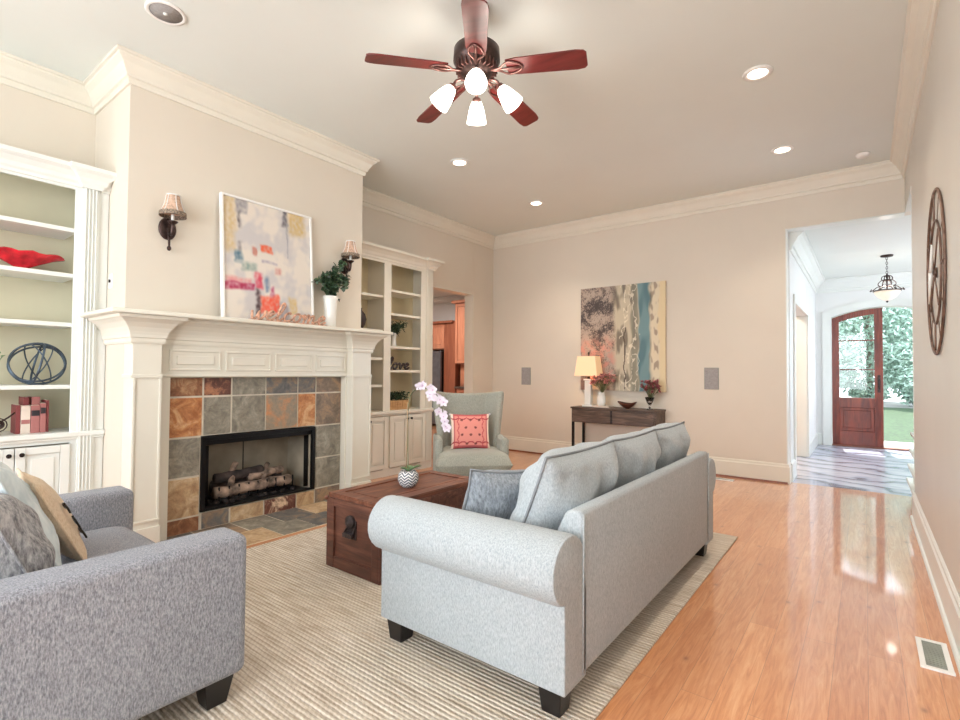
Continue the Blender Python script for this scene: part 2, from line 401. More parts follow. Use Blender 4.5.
# ---------------------------------------------------------------- room dimensions
XL, XR, YB, H = -4.887, .339, 6.74, 3.465
XC, Y1, Y2 = -4.145, 1.294, 3.386          # chimney breast
YR = -2.6; WT = .16
FZ = 2.94; HD = 2.93                       # foyer ceiling, header underside
DOORY0, DOORY1, DOORZ = 4.93, 6.21, 2.47   # kitchen doorway in the left wall
# ---------------------------------------------------------------- structure
struct('floor', MB().box(-10, XR+2.8, YR-.2, 6.86, -.1, 0).box(-10, -.86, 6.86, 11.2, -.1, 0), 'floor')
struct('floor_foyer', MB().box(-.86, 3.2, 6.86, 11.2, -.1, 0), 'wavyfloor')
struct('ceiling', MB().box(XL-.2, XR+.2, YR-.2, YB+.1, H, H+.1), 'ceil')
struct('ceiling_foyer', MB().box(-.86, 3.2, YB+WT, 11.1, FZ, FZ+.1).box(XR+WT, 3.2, 5.6, YB+WT, FZ, FZ+.1), 'ceil')
struct('wall_back', MB().box(XL-WT, -.71, YB, YB+WT, 0, H+.1).box(-.71, XR+WT, YB, YB+WT, HD, H+.1), 'wall')
struct('wall_right', MB().box(XR, XR+WT, YR, 5.85, 0, H+.1).box(XR, XR+WT, 5.85, YB, HD, H+.1), 'wall_r')
struct('wall_left', MB().box(XL-WT, XL, YR, DOORY0, 0, H+.1).box(XL-WT, XL, DOORY0, DOORY1, DOORZ, H+.1).box(XL-WT, XL, DOORY1, YB, 0, H+.1), 'wall')
OP = (1.815, 2.84, .14, .725)
ch = MB()
ch.box(XL, XC, Y1, Y2, .78, H+.05).box(XL, XC, Y1, OP[0]-.02, 0, .78).box(XL, XC, OP[1]+.02, Y2, 0, .78).box(XL, XC, OP[0]-.02, OP[1]+.02, 0, .12)
struct('wall_chimney', ch, 'wall')
rear = MB()
rear.box(XL-WT, XR+WT, YR-WT, YR, 0, .6).box(XL-WT, XR+WT, YR-WT, YR, 2.9, H+.1)
xs = [XL-WT, -4.6, -3.2, -2.95, -1.55, -1.3, .1, XR+WT]
for i in range(0, 8, 2): rear.box(xs[i], xs[i+1], YR-WT, YR, .6, 2.9)
struct('wall_rear', rear, 'wall')
for i, (a, b) in enumerate(((-4.6, -3.2), (-2.95, -1.55), (-1.3, .1))):
    w = MB(); w.box(a, a+.06, YR-.1, YR-.04, .6, 2.9).box(b-.06, b, YR-.1, YR-.04, .6, 2.9).box(a, b, YR-.1, YR-.04, .6, .66).box(a, b, YR-.1, YR-.04, 2.84, 2.9).box(a, b, YR-.1, YR-.04, 1.72, 1.78)
    w.box(a+.06, b-.06, YR-.075, YR-.07, .66, 2.84, 'pane'); struct('window_%d' % (i+1), w, 'trimw')
# crown moulding
def crown(h, s=1.0): return [(0, h-.183*s), (.014*s, h-.183*s), (.02*s, h-.165*s), (.02*s, h-.145*s), (.034*s, h-.14*s), (.036*s, h-.122*s), (.05*s, h-.10*s), (.07*s, h-.062*s), (.10*s, h-.036*s), (.104*s, h-.024*s), (.12*s, h-.02*s), (.12*s, h-.001), (0, h-.001)]
struct('trim_1', MB().sweep([(XR, YR), (XR, YB), (XL, YB), (XL, Y2), (XC, Y2), (XC, Y1), (XL, Y1), (XL, YR)], crown(H)), 'trim')
def baseb(z=0): return [(0, z), (.02, z), (.02, z+.185), (.012, z+.195), (.012, z+.215), (.004, z+.225), (0, z+.225)]
def shoe(): return [(.02, 0), (.036, 0), (.036, .012), (.03, .02), (.02, .022)]
struct('baseboard_back', MB().sweep([(-.71, YB+WT), (-.71, YB), (XL, YB), (XL, DOORY1)], baseb()), 'trim')
struct('baseboard_right', MB().sweep([(XR, YR), (XR, 5.85), (XR+WT, 5.85)], baseb()).sweep([(XR, YR), (XR, 5.85)], shoe()), 'trimw')
struct('trim_2', MB().sweep([(-.71, YB), (XL, YB), (XL, DOORY1)], [(.02, 0), (.034, 0), (.03, .018), (.02, .02)]), 'oakd')
# jamb lining of the kitchen doorway (bright far jamb)
struct('trim_3', MB().box(XL-WT-.005, XL+.004, DOORY1-.012, DOORY1, 0, DOORZ).box(XL-WT-.005, XL+.004, DOORY0, DOORY1, DOORZ-.012, DOORZ).box(XL-WT-.005, XL+.004, DOORY0, DOORY0+.012, 0, DOORZ), 'trim')
# foyer shell
fw = MB(); FY = 10.9
DX0, DX1, SP, RISE = -.475, .975, 2.26, .15
DCX = (DX0+DX1)/2; RAD = (((DX1-DX0)/2)**2+RISE**2)/(2*RISE)
def archz(x, r=RAD, extra=0): return SP+RISE-RAD+math.sqrt(max(0, (r+extra)**2-(x-DCX)**2))
fw.box(-.86, DX0-.03, FY, FY+.2, 0, FZ).box(DX1+.03, 3.2, FY, FY+.2, 0, FZ)
n = 24; poly = [(DX0-.03, FZ), (DX0-.03, archz(DX0, extra=.03))]
for i in range(n+1): x = DX0+(DX1-DX0)*i/n; poly.append((x, archz(x, extra=.03)))
poly += [(DX1+.03, archz(DX1, extra=.03)), (DX1+.03, FZ)]
fw.prism(poly, 'y', FY, FY+.2)
struct('wall_foyer_front', fw, 'foyer_wall')
LO0, LO1, LOZ = 7.35, 9.1, 2.14
struct('wall_foyer_left', MB().box(-.86, -.70, YB+WT, LO0, 0, FZ).box(-.86, -.70, LO1, FY, 0, FZ).box(-.86, -.70, LO0, LO1, LOZ, FZ), 'foyer_wall')
struct('wall_foyer_right', MB().box(3.0, 3.16, 4.2, FY, 0, 1).box(3.0, 3.16, 4.2, FY, 2.9, FZ).box(3.0, 3.16, 4.2, 7.2, 1, 2.9).box(3.0, 3.16, 10, FY, 1, 2.9).box(XR+WT, 3.16, 4.0, 4.2, 0, FZ), 'foyer_wall')
struct('ceiling_stair', MB().box(XR+WT, 3.2, 4.0, 5.6, FZ, FZ+.1), 'ceil')
struct('trim_4', MB().sweep([(3.0, FY), (-.70, FY), (-.70, YB+WT)], crown(FZ, 1.25)), 'trimw')
jam = MB().box(-.72, -.708, YB-.012, YB+WT+.01, 0, HD).box(-.72, XR, YB-.004, YB+WT+.004, HD-.01, HD).box(XR-.004, XR+WT+.004, 5.845, 5.85, .225, HD)
struct('trim_5', jam, 'trimw')
cas = MB()
for a, b in ((LO0-.1, LO0), (LO1, LO1+.1)): cas.box(-.70, -.68, a, b, 0, LOZ+.1)
cas.box(-.70, -.68, LO0, LO1, LOZ, LOZ+.1).box(-.865, -.70, LO0, LO0+.012, 0, LOZ).box(-.865, -.70, LO1-.012, LO1, 0, LOZ)
struct('trim_6', cas, 'trimw', bev=.004)
struct('baseboard_foyer', MB().sweep([(-.70, FY), (-.70, LO1+.1)], [(0, 0), (.02, 0), (.02, .18), (0, .2)]).sweep([(-.70, LO0-.1), (-.70, YB+WT)], [(0, 0), (.02, 0), (.02, .2), (0, .22)]).sweep([(DX0-.14, FY), (-.70, FY)], [(0, 0), (.02, 0), (.02, .18), (0, .2)]), 'trimw')
# arched casing around the entry
ac = MB()
def archband(x0, x1, ex0, ex1, y0, y1, mat=None, n=28):
    p = []
    for i in range(n+1): x = x0+(x1-x0)*i/n; p.append((x, archz(x, extra=ex1)))
    for i in range(n, -1, -1): x = x0+(x1-x0)*i/n; p.append((x, archz(x, extra=ex0)))
    for i in range(n):
        q = [p[i], p[i+1], p[2*n-i], p[2*n+1-i]]; ac.prism(q, 'y', y0, y1, mat)
archband(DX0-.13, DX1+.13, .01, .13, FY-.034, FY+.0)
for a, b in ((DX0-.13, DX0-.01), (DX1+.01, DX1+.13)): ac.box(a, b, FY-.03, FY, 0, archz(DX0, extra=.01))
archband(DX0-.03, DX1+.03, .0, .035, FY, FY+.2)
for a, b in ((DX0-.03, DX0), (DX1, DX1+.03)): ac.box(a, b, FY, FY+.2, 0, archz(DX0)+.01)
struct('trim_7', ac, 'trimw')
# side room seen through the foyer opening
struct('wall_side_room', MB().box(-3.3, -3.2, 6.9, 11.2, 0, FZ).box(-3.3, -.86, 10.6, 10.7, 0, FZ), 'wall')
struct('ceiling_side_room', MB().box(-3.4, -.86, 6.9, 11.2, FZ, FZ+.1), 'ceil')
# kitchen shell
for nm_, bx_ in (('wall_kitchen_far', (-10, -4.9, 9.3, 9.4)), ('wall_kitchen_left', (-10, -9.9, 3.5, 9.3)), ('wall_kitchen_near', (-9.9, XL-WT, 3.4, 3.5)), ('wall_kitchen_right', (XL-.12, XL-.02, YB+WT, 9.3))):
    struct(nm_, MB().box(*bx_, 0, 3.1), 'foyer_wall')
struct('ceiling_kitchen', MB().box(-10, XL-WT, 3.4, 9.4, 3.08, 3.2), 'ceil')
struct('trim_8', MB().sweep([(XL-.12, 9.3), (-9.9, 9.3), (-9.9, 3.5)], crown(3.08)), 'trimw')

# ---------------------------------------------------------------- front door leaves
def door_leaf(name, hx, dirn, ang):
    """hinge at hx, leaf extends dirn*0.715 in x; arch height follows the frame"""
    r = bpy.data.objects.new(name, None); C.objects.link(r); r['kind'] = 'structure'; r.location = (hx, FY+.1, 0); r.rotation_euler = (0, 0, ang)
    Wd = .722; t = .045
    def X(u): return dirn*u
    def az(u, e=0): return archz(hx+dirn*u if ang == 0 else hx+dirn*u, extra=e)-.01
    def col(mb, u0, u1, z0, ex, y0=-t/2, y1=t/2, n=6):
        for i in range(n):
            a = u0+(u1-u0)*i/n; b = u0+(u1-u0)*(i+1)/n
            mb.prism([(X(a), z0), (X(b), z0), (X(b), az(b, ex)), (X(a), az(a, ex))], 'y', y0, y1)
    f = MB(); s1, s2 = .11, .12
    col(f, .004, s1, .01, 0); col(f, Wd-s2, Wd-.004, .01, 0)
    n = 14
    for i in range(n):
        a = s1+(Wd-s1-s2)*i/n; b = s1+(Wd-s1-s2)*(i+1)/n
        f.prism([(X(a), az(a, -.10)), (X(b), az(b, -.10)), (X(b), az(b)), (X(a), az(a))], 'y', -t/2, t/2)
    for z0, z1 in ((.01, .27), (.68, .85)): f.box(X(s1), X(Wd-s2), -t/2, t/2, z0, z1)
    f.build('door_frame', 'mahog', r, bev=.003, local=True)
    g = MB().box(X(s1), X(Wd-s2), -.004, .004, .85, 2.2); g.build('glass_pane', 'pane', r, local=True)
    mu = MB()
    for z in (1.33, 1.84): mu.box(X(s1), X(Wd-s2), -.015, .015, z, z+.02)
    mu.build('muntin', 'mahog', r, local=True)
    p = MB().box(X(s1), X(Wd-s2), -.012, .012, .27, .68).box(X(s1+.05), X(Wd-s2-.05), -.02, .02, .32, .63); p.build('lower_panel', 'mahog', r, bev=.008, local=True)
    h = MB().box(X(Wd-.08), X(Wd-.04), -t/2-.012, -t/2, .95, 1.25).tube([(X(Wd-.06), -.03, 1.2), (X(Wd-.06), -.075, 1.17), (X(Wd-.06), -.075, 1.03), (X(Wd-.06), -.03, 1.0)], .009); h.build('door_handle', 'bronze', r, local=True)
    return r
door_leaf('door_1', DX0, 1, 0)
door_leaf('door_2', DX1, -1, math.radians(84))
struct('trim_9', MB().box(DX0-.03, DX1+.03, FY+.02, FY+.2, 0, .02), 'oakd')

# ---------------------------------------------------------------- outside
struct('ground_lawn', MB().box(-14, 16, 12.6, 26, -.12, -.04), 'grass')
struct('ground_porch', MB().box(-3, 4.5, 11.1, 12.6, -.14, -.03), 'concrete')
struct('ground_driveway', MB().box(-30, 30, 26, 40, -.12, -.05), 'concrete')
def tree(x, y, h, r, seed, label):
    rd = random.Random(seed); t = thing('tree', label, 'tree', (x, y, -.05))
    mb = MB(); mb.tube(catmull([(x, y, -.05), (x+.1, y, h*.3), (x-.1, y+.1, h*.6), (x, y, h*.9)]), .16, 8); mb.build('trunk', 'bark', t)
    lf = MB()
    for k in range(6500):
        a = rd.uniform(0, 2*PI); z = rd.uniform(-1, 1); q = math.sqrt(1-z*z); rr = r*rd.uniform(.55, 1.0)*(1+.25*noise.noise(Vector((a*2, z*3, seed))))
        c = Vector((x+rr*max(q, .45*rd.random())*math.cos(a), y+rr*max(q, .3)*math.sin(a), h*.5+h*.5*z))
        if c.z < .05: continue
        d = Vector((rd.gauss(0, 1), rd.gauss(0, 1), rd.gauss(0, 1))).normalized(); e = d.orthogonal().normalized(); s_ = rd.uniform(.09, .19)
        f2 = d.cross(e)
        lf.add([c-d*s_, c+e*s_*.5+f2*s_*.2, c+d*s_, c-e*s_*.5+f2*s_*.2], [(0, 1, 2, 3)])
    lf.build('foliage', 'treeleaf', t)
tree(-1.9, 27, 7.5, 1.9, 1, 'pale leafy tree beyond the lawn, behind the closed front door leaf')
tree(2.0, 27.5, 8, 1.9, 2, 'pale leafy tree beyond the lawn, seen through the open half of the front doorway')
tree(.1, 31.5, 8.5, 2.1, 3, 'leafy tree standing back between the two nearest ones')
tree(-4.4, 31.5, 8, 2.1, 4, 'leafy tree at the far left of the row beyond the lawn')
# ---------------------------------------------------------------- fireplace
fp = thing('fireplace_mantel', 'cream painted fireplace mantel with panelled frieze and deep shelf on the chimney breast', 'mantelpiece', (XC, 2.34, 0))
PX, FX, TX, MZ = -3.98, -4.06, -4.12, 1.65
for y0, y1 in ((Y1, 1.475), (3.155, Y2)):
    p = MB().box(XC, PX, y0, y1, 0, 1.47); pl = p.build('pilaster', 'trim', fp, bev=.003)
    q = MB()
    q.box(XC, PX+.014, y0-.012, y1+.006, 1.19, 1.215).box(PX, PX+.012, y0, y0+.018, .2, 1.19).box(PX, PX+.012, y1-.018, y1, .2, 1.19).box(PX, PX+.014, y0-.004, y1+.004, .185, .205)
    q.box(XC, PX+.02, y0-.012, y1+.01, 0, .15)
    q.build('pilaster_moulding', 'trim', pl, bev=.003)
fr = MB().box(XC, FX, 1.475, 3.155, 1.195, 1.5).box(XC, FX, 1.475, 1.565, 0, 1.195).box(XC, FX, 3.135, 3.155, 0, 1.195)
fr.box(FX, FX+.012, 1.475, 3.155, 1.195, 1.215).build('frieze', 'trim', fp, bev=.002)
for a, b in ((1.55, 1.925), (1.96, 2.35), (2.385, 2.755), (2.79, 3.13)):
    q = MB(); z0, z1 = 1.24, 1.4; w = .018
    q.box(FX, FX+.012, a, b, z0, z0+w).box(FX, FX+.012, a, b, z1-w, z1).box(FX, FX+.012, a, a+w, z0, z1).box(FX, FX+.012, b-w, b, z0, z1)
    q.box(FX, FX+.013, a+.05, b-.05, z0+.045, z1-.045); q.build('frieze_panel', 'trim', fp, bev=.006)
prof = [(0, 1.43), (.012, 1.43), (.016, 1.445), (.016, 1.465), (.024, 1.47), (.026, 1.49), (.032, 1.51), (.046, 1.54), (.072, 1.572), (.10, 1.592), (.115, 1.598), (.122, 1.618), (0, 1.618)]
pth = [(-4.52, Y1), (PX, Y1), (PX, 1.475), (FX, 1.475), (FX, 3.155), (PX, 3.155), (PX, Y2), (-4.52, Y2)]
MB().sweep(pth, prof, -1).build('cornice_moulding', 'trim', fp)
MB().box(-4.50, PX+.15, Y1-.172, Y2+.165, 1.62, MZ).build('mantel_shelf', 'trim', fp, bev=.008, seg=3)
ts = thing('tile_surround', 'slate tile fireplace surround in rust, orange and grey squares', 'tile surround', (TX, 2.34, 0))
yb = [1.567, 1.825, 2.05, 2.345, 2.655, 2.845, 3.134]; g = .006
def tile(mb, y0, y1, z0, z1, k): mb.box(TX-.02, TX, y0+g, y1-g, z0+g, z1-g, 'sl_'+k)
tm = MB(); tm.box(XC, TX-.005, 1.567, 1.815, 0, 1.195, 'grout').box(XC, TX-.005, 2.845, 3.134, 0, 1.195, 'grout').box(XC, TX-.005, 1.815, 2.845, .73, 1.195, 'grout').box(XC, TX-.005, 1.815, 2.845, 0, .135, 'grout')
for i, k in enumerate(('rust', 'red', 'gg', 'blue', 'blue', 'br')): tile(tm, yb[i], yb[i+1], 1.04, 1.193, k)
for i, k in enumerate(('org', 'gg', 'gg', 'mixo', 'org', 'br')): tile(tm, yb[i], yb[i+1], .73, 1.04, k)
for (z0, z1), k in zip(((.425, .73), (.12, .425), (0, .12)), ('gg', 'tan', 'rust')): tile(tm, yb[0], yb[1]-.01, z0, z1, k)
for (z0, z1), k in zip(((.425, .73), (.14, .425), (0, .14)), ('gg', 'gg', 'br')): tile(tm, yb[5], yb[6], z0, z1, k)
for i, k in zip((1, 2, 3, 4), ('blue', 'tan', 'vein', 'tan')): tile(tm, max(yb[i], 1.815), yb[i+1], 0, .135, k)
tm.build('wall_tiles', 'grout', ts, bev=.002)
he = MB().box(TX, -3.5, 1.49, 3.25, 0, .004, 'grout')
hk = ['blue', 'br', 'gg', 'blue', 'tan', 'gg', 'blue', 'tan', 'gg', 'blue', 'gg', 'tan']
ys = [1.49, 1.75, 2.05, 2.35, 2.65, 2.95, 3.25]
for i in range(6):
    he.box(TX+g, -3.815, ys[i]+g, ys[i+1]-g, 0, .008, 'sl_'+hk[i])
    he.box(-3.807, -3.504, max(1.494, ys[i]+.11), min(3.246, ys[i+1]+.1), 0, .008, 'sl_'+hk[6+i])
h_ = he.build('hearth', 'grout'); tag(h_, 'flush slate tile hearth on the floor in front of the fireplace', 'hearth')
fb = thing('firebox', 'black metal gas firebox with tan refractory back panels', 'fireplace insert', (TX, 2.33, .14))
y0, y1, z0, z1 = OP
MB().box(TX-.02, TX+.012, y0, y0+.035, z0, z1).box(TX-.02, TX+.012, y1-.035, y1, z0, z1).box(TX-.02, TX+.012, y0, y1, z1-.035, z1).box(TX-.02, TX+.012, y0, y1, z0, z0+.02).box(TX-.10, TX-.02, y0+.03, y1-.03, z1-.075, z1-.03).build('face_frame', 'black', fb, bev=.003)
BX = TX-.34
iv = MB().box(BX-.02, BX, y0+.06, y1-.06, z0, z1-.03, 'brick').box(BX, BX+.004, 2.325, 2.333, z0, z1-.05, 'dark')
iv.add([(TX-.02, y0+.03, z0), (TX-.02, y0+.03, z1-.03), (BX, y0+.07, z1-.03), (BX, y0+.07, z0)], [(0, 1, 2, 3)], 'brick')
iv.add([(TX-.02, y1-.03, z0), (TX-.02, y1-.03, z1-.03), (BX, y1-.07, z1-.03), (BX, y1-.07, z0)], [(0, 1, 2, 3)], 'brick')
iv.box(BX, TX-.02, y0+.03, y1-.03, z1-.034, z1-.03, 'dark').box(BX, TX-.02, y0+.03, y1-.03, z0, z0+.012, 'dark')
iv.build('inner_lining', 'dark', fb)
for yy in (y0+.06, y1-.06):
    sc_ = MB()
    for k in range(9): sc_.tube([(TX-.05, yy+(.005*(k-4)), z0+.03), (TX-.05, yy+(.005*(k-4)), z1-.08)], .0035, 5)
    sc_.build('mesh_screen', 'black', fb)
gl = thing('gas_log_set', 'ceramic gas logs piled on a black grate in the firebox', 'fireplace logs', (TX-0.1920, 2.33, z0+.012))
gr = MB()
for k in range(9): yy = 2.0+k*.083; gr.tube([(TX-0.0800, yy, z0+.15), (TX-0.0800, yy, z0+.05), (TX-0.2800, yy, z0+.05)], .008, 6)
gr.tube([(TX-0.0960, 1.98, z0+.05), (TX-0.0960, 2.68, z0+.05)], .008).tube([(TX-0.2640, 1.98, z0+.05), (TX-0.2640, 2.68, z0+.05)], .008)
for yy in (2.02, 2.64):
    for xx in (TX-0.0960, TX-0.2640): gr.tube([(xx, yy, z0+.012), (xx, yy, z0+.05)], .007)
gr.build('grate', 'black', gl)
em = MB(); rd = random.Random(5)
for k in range(160): em.sphere((TX-0.0640-rd.random()*.3, 1.93+rd.random()*.8, z0+.02+rd.random()*.015), .012+rd.random()*.014, 6, 4, sz=.7)
e_ = em.build('ember_bed', 'ember', gl); e_['kind'] = 'stuff'
def logm(p, q, r, seed, mat):
    P = [Vector(p).lerp(Vector(q), t/9) for t in range(10)]; mb = MB()
    P = [a+Vector((noise.noise(a*9+Vector((seed, 0, 0))), noise.noise(a*9+Vector((0, seed, 0))), noise.noise(a*9)))*.018 for a in P]
    mb.tube(P, [r*(.85+.3*abs(noise.noise(a*20))) for a in P], 10); mb.build('log', mat, gl)
logm((TX-0.1120, 1.98, z0+.10), (TX-0.1200, 2.66, z0+.11), .052, 1, 'log')
logm((TX-0.2240, 2.0, z0+.12), (TX-0.2240, 2.62, z0+.12), .06, 2, 'logd')
logm((TX-0.1600, 2.0, z0+.21), (TX-0.1760, 2.42, z0+.22), .045, 3, 'logd')
logm((TX-0.1040, 2.10, z0+.15), (TX-0.2080, 2.2, z0+.30), .028, 4, 'log')
logm((TX-0.1440, 2.28, z0+.18), (TX-0.1760, 2.62, z0+.2), .038, 5, 'log')
logm((TX-0.1200, 2.4, z0+.16), (TX-0.2160, 2.5, z0+.26), .024, 6, 'log')

# ---------------------------------------------------------------- bookcases
BXF = -4.52
def panel_door(par, ya, yb_, za, zb, knob=None):
    mb = MB(); x = BXF; t = .02; w = .052
    mb.box(x, x+t, ya, ya+w, za, zb).box(x, x+t, yb_-w, yb_, za, zb).box(x, x+t, ya+w, yb_-w, za, za+w).box(x, x+t, ya+w, yb_-w, zb-w, zb)
    mb.box(x, x+.007, ya+w, yb_-w, za+w, zb-w).box(x, x+.017, ya+w+.03, yb_-w-.03, za+w+.03, zb-w-.03)
    d = mb.build('door', M_TRIM, par, bev=.005)
    if knob:
        ky = ya+.03 if knob < 0 else yb_-.03
        MB().lathe([(.006, 0), (.006, .012), (.014, .018), (.015, .026), (.008, .032)], (0, 0, 0), 12, mx=TR(x+t, ky, zb-.045, 0, PI/2)).build('knob', 'darkknob', d)
def fluted(par, ya, yb_, z0, z1, x=BXF):
    mb = MB().box(x, x+.022, ya, yb_, z0, z1); w = (yb_-ya)/9
    for k in range(4): mb.box(x+.022, x+.032, ya+w*(1.0+2*k)-w*.1, ya+w*(2+2*k)-w*.1, z0+.0, z1)
    mb.build('fluted_pilaster', M_TRIM, par, bev=.004)
def bookcase(label, ya, yb_, bays, shelves, doors, pils, ztop=2.545, zled=.80, mat='trim', ends=(True, True)):
    global M_TRIM; M_TRIM = mat
    t = thing('built_in_bookcase', label, 'bookcase', ((XL+BXF)/2, (ya+yb_)/2, 0))
    MB().box(XL, XL+.012, ya, yb_, zled, 2.69).build('back_panel', 'shelfback' if mat == 'trimw' else 'creamback', t)
    for q in (ya, yb_-.02): MB().box(XL+.012, BXF-.02, q, q+.02, 0, 2.68).build('side_panel', mat, t)
    for a, b in zip(bays[:-1], bays[1:]): MB().box(XL+.012, BXF-.02, (a[1]+b[0])/2-.012, (a[1]+b[0])/2+.012, zled, 2.68).build('divider_panel', mat, t)
    f = MB(); ed = [ya]+[e for b in bays for e in b]+[yb_]
    for k in range(0, len(ed), 2): f.box(BXF-.02, BXF, ed[k], ed[k+1], 0, 2.69)
    f.box(BXF-.02, BXF, ya, yb_, ztop, 2.69).box(XL+.012, BXF-.02, ya+.02, yb_-.02, ztop+.1, ztop+.12).box(BXF-.02, BXF, ya, yb_, 0, .09).box(BXF-.02, BXF, ya, yb_, .72, zled-.04)
    f.build('face_frame', mat, t, bev=.002)
    MB().box(XL+.012, BXF+.035, ya, yb_, zled-.035, zled).box(XL+.012, BXF+.02, ya, yb_, zled-.055, zled-.035).build('counter_ledge', mat, t, bev=.006)
    for (a, b), zs in zip(bays, shelves):
        for z in zs: MB().box(XL+.012, BXF-.022, a-.02, b+.02, z-.03, z).build('shelf', mat, t, bev=.003)
    for d in doors: panel_door(t, *d)
    for a, b in pils: fluted(t, a, b, .1, 2.58)
    cp = [(0, 2.565), (.012, 2.565), (.016, 2.585), (.03, 2.60), (.04, 2.625), (.07, 2.655), (.09, 2.665), (.10, 2.672), (.10, 2.70), (0, 2.70)]
    path = [(BXF, ya), (BXF, yb_)]
    p2 = []
    for a, b in pils: p2 += [(BXF, a-.002), (BXF+.034, a-.002), (BXF+.034, b+.002), (BXF, b+.002)]
    full = sorted(path[:1]+[], key=lambda q: q[1])+p2+path[1:]
    if ends[0]: full = [(XL, ya)]+full
    if ends[1]: full = full+[(XL, yb_)]
    MB().sweep(full, cp, -1).box(XL, BXF+.03, ya, yb_, 2.685, 2.70).build('crown_moulding', mat, t)
    return t
bookcase('white built-in bookcase left of the fireplace, holding the red bowl and wire sphere', -.26, Y1-.002, [(-.14, 1.09)],
         [(2.265, 1.935, 1.58, 1.135)], [(-.14, .165, .1, .715, 1), (.17, .475, .1, .715, -1), (.49, .795, .1, .715, 1), (.80, 1.09, .1, .715, -1)], [(1.13, 1.227)], ends=(True, False), mat='trimw')
bookcase('cream built-in bookcase right of the fireplace beside the kitchen doorway', Y2+.002, 4.885, [(3.47, 4.037), (4.148, 4.665)],
         [(2.15, 1.74, 1.41, 1.09), (2.24, 1.955, 1.555, 1.265)], [(3.47, 3.775, .1, .715, 1), (3.785, 4.10, .1, .715, -1), (4.135, 4.437, .1, .715, 1), (4.445, 4.745, .1, .715, -1)], [(4.755, 4.86)], ztop=2.535, zled=.775, ends=(False, True))

# ---------------------------------------------------------------- ceiling fittings
def can(x, y, label):
    t = thing('recessed_light', label, 'ceiling light', (x, y, H), group=None)
    MB().lathe([(.07, -.001), (.10, -.001), (.10, -.008), (.075, -.014), (.066, -.01), (.066, -.001)], (x, y, H), 28, cap=False).build('trim_ring', 'white', t)
    MB().lathe([(.001, -.004), (.067, -.004), (.067, -.002), (.001, -.002)], (x, y, H), 24).build('lens', 'canlight', t)
    light('recessed_lamp', 'SPOT', (x, y, H-.02), (68 if x < -3 else 56) if y > 4 else 30, (1, .87, .74), (0, 0, 0), spot_size=math.radians(120), spot_blend=.8, shadow_soft_size=.06)
can(-.61, 4.13, 'recessed ceiling light nearest the camera, right of the ceiling fan')
can(-.63, 5.70, 'recessed ceiling light above the foyer opening near the back wall')
can(-3.39, 4.05, 'recessed ceiling light just below the fan blades, near the chimney breast')
can(-3.40, 5.63, 'recessed ceiling light near the back left corner of the ceiling')
can(-.61, 2.55, 'recessed ceiling light behind and above the camera frame, right of the fan')
can(-.61, .98, 'recessed ceiling light closest to the rear windows')
sp = thing('ceiling_speaker', 'round grey ceiling speaker above the chimney breast corner', 'speaker', (-3.43, 1.25, H))
MB().lathe([(.09, 0), (.112, 0), (.112, -.006), (.10, -.01), (.09, -.006)], (-3.43, 1.25, H), 32, cap=False).build('bezel', 'white', sp)
gk = MB().lathe([(.001, -.004), (.094, -.004), (.094, -.001), (.001, -.001)], (-3.43, 1.25, H), 32).build('grille', 'speaker', sp)
MB().lathe([(.001, -.012), (.012, -.01), (.014, -.004), (.001, -.003)], (-3.44, 1.25, H), 12).build('tweeter', 'ceramic', gk)
tag(MB().lathe([(.06, 0), (.06, -.012), (.05, -.03), (.03, -.034), (.001, -.034)], (0.0, 6.3, H), 24).build('smoke_detector', 'white'), 'small round white smoke detector on the ceiling by the far right corner', 'smoke detector')

# ---------------------------------------------------------------- ceiling fan
FXc, FYc, FZc = -1.852, 2.366, 3.075
fan = thing('ceiling_fan', 'bronze ceiling fan with five cherry blades and four lit glass shades', 'ceiling fan', (FXc, FYc, H))
cf = (FXc, FYc, 0)
MB().lathe([(.001, H), (.07, H), (.072, H-.02), (.05, H-.07), (.02, H-.08), (.015, H-.09), (.001, H-.09)], cf, 24).build('canopy', 'bronze', fan)
MB().lathe([(.013, H-.09), (.013, FZc+.16)], cf, 12).build('downrod', 'bronze', fan)
mo = MB().lathe([(.001, FZc+.18), (.03, FZc+.175), (.05, FZc+.155), (.11, FZc+.145), (.138, FZc+.12), (.142, FZc+.05), (.125, FZc+.025), (.10, FZc-.01), (.085, FZc-.035), (.001, FZc-.04)], cf, 36)
for k in range(26):
    a = 2*PI*k/26; mo.box(.086, .128, -.0035, .0035, FZc-.02, FZc+.03, 'bronzer', mx=Matrix.Translation((FXc, FYc, 0)) @ Matrix.Rotation(a, 4, 'Z'))
mo.build('motor_housing', 'bronze', fan)
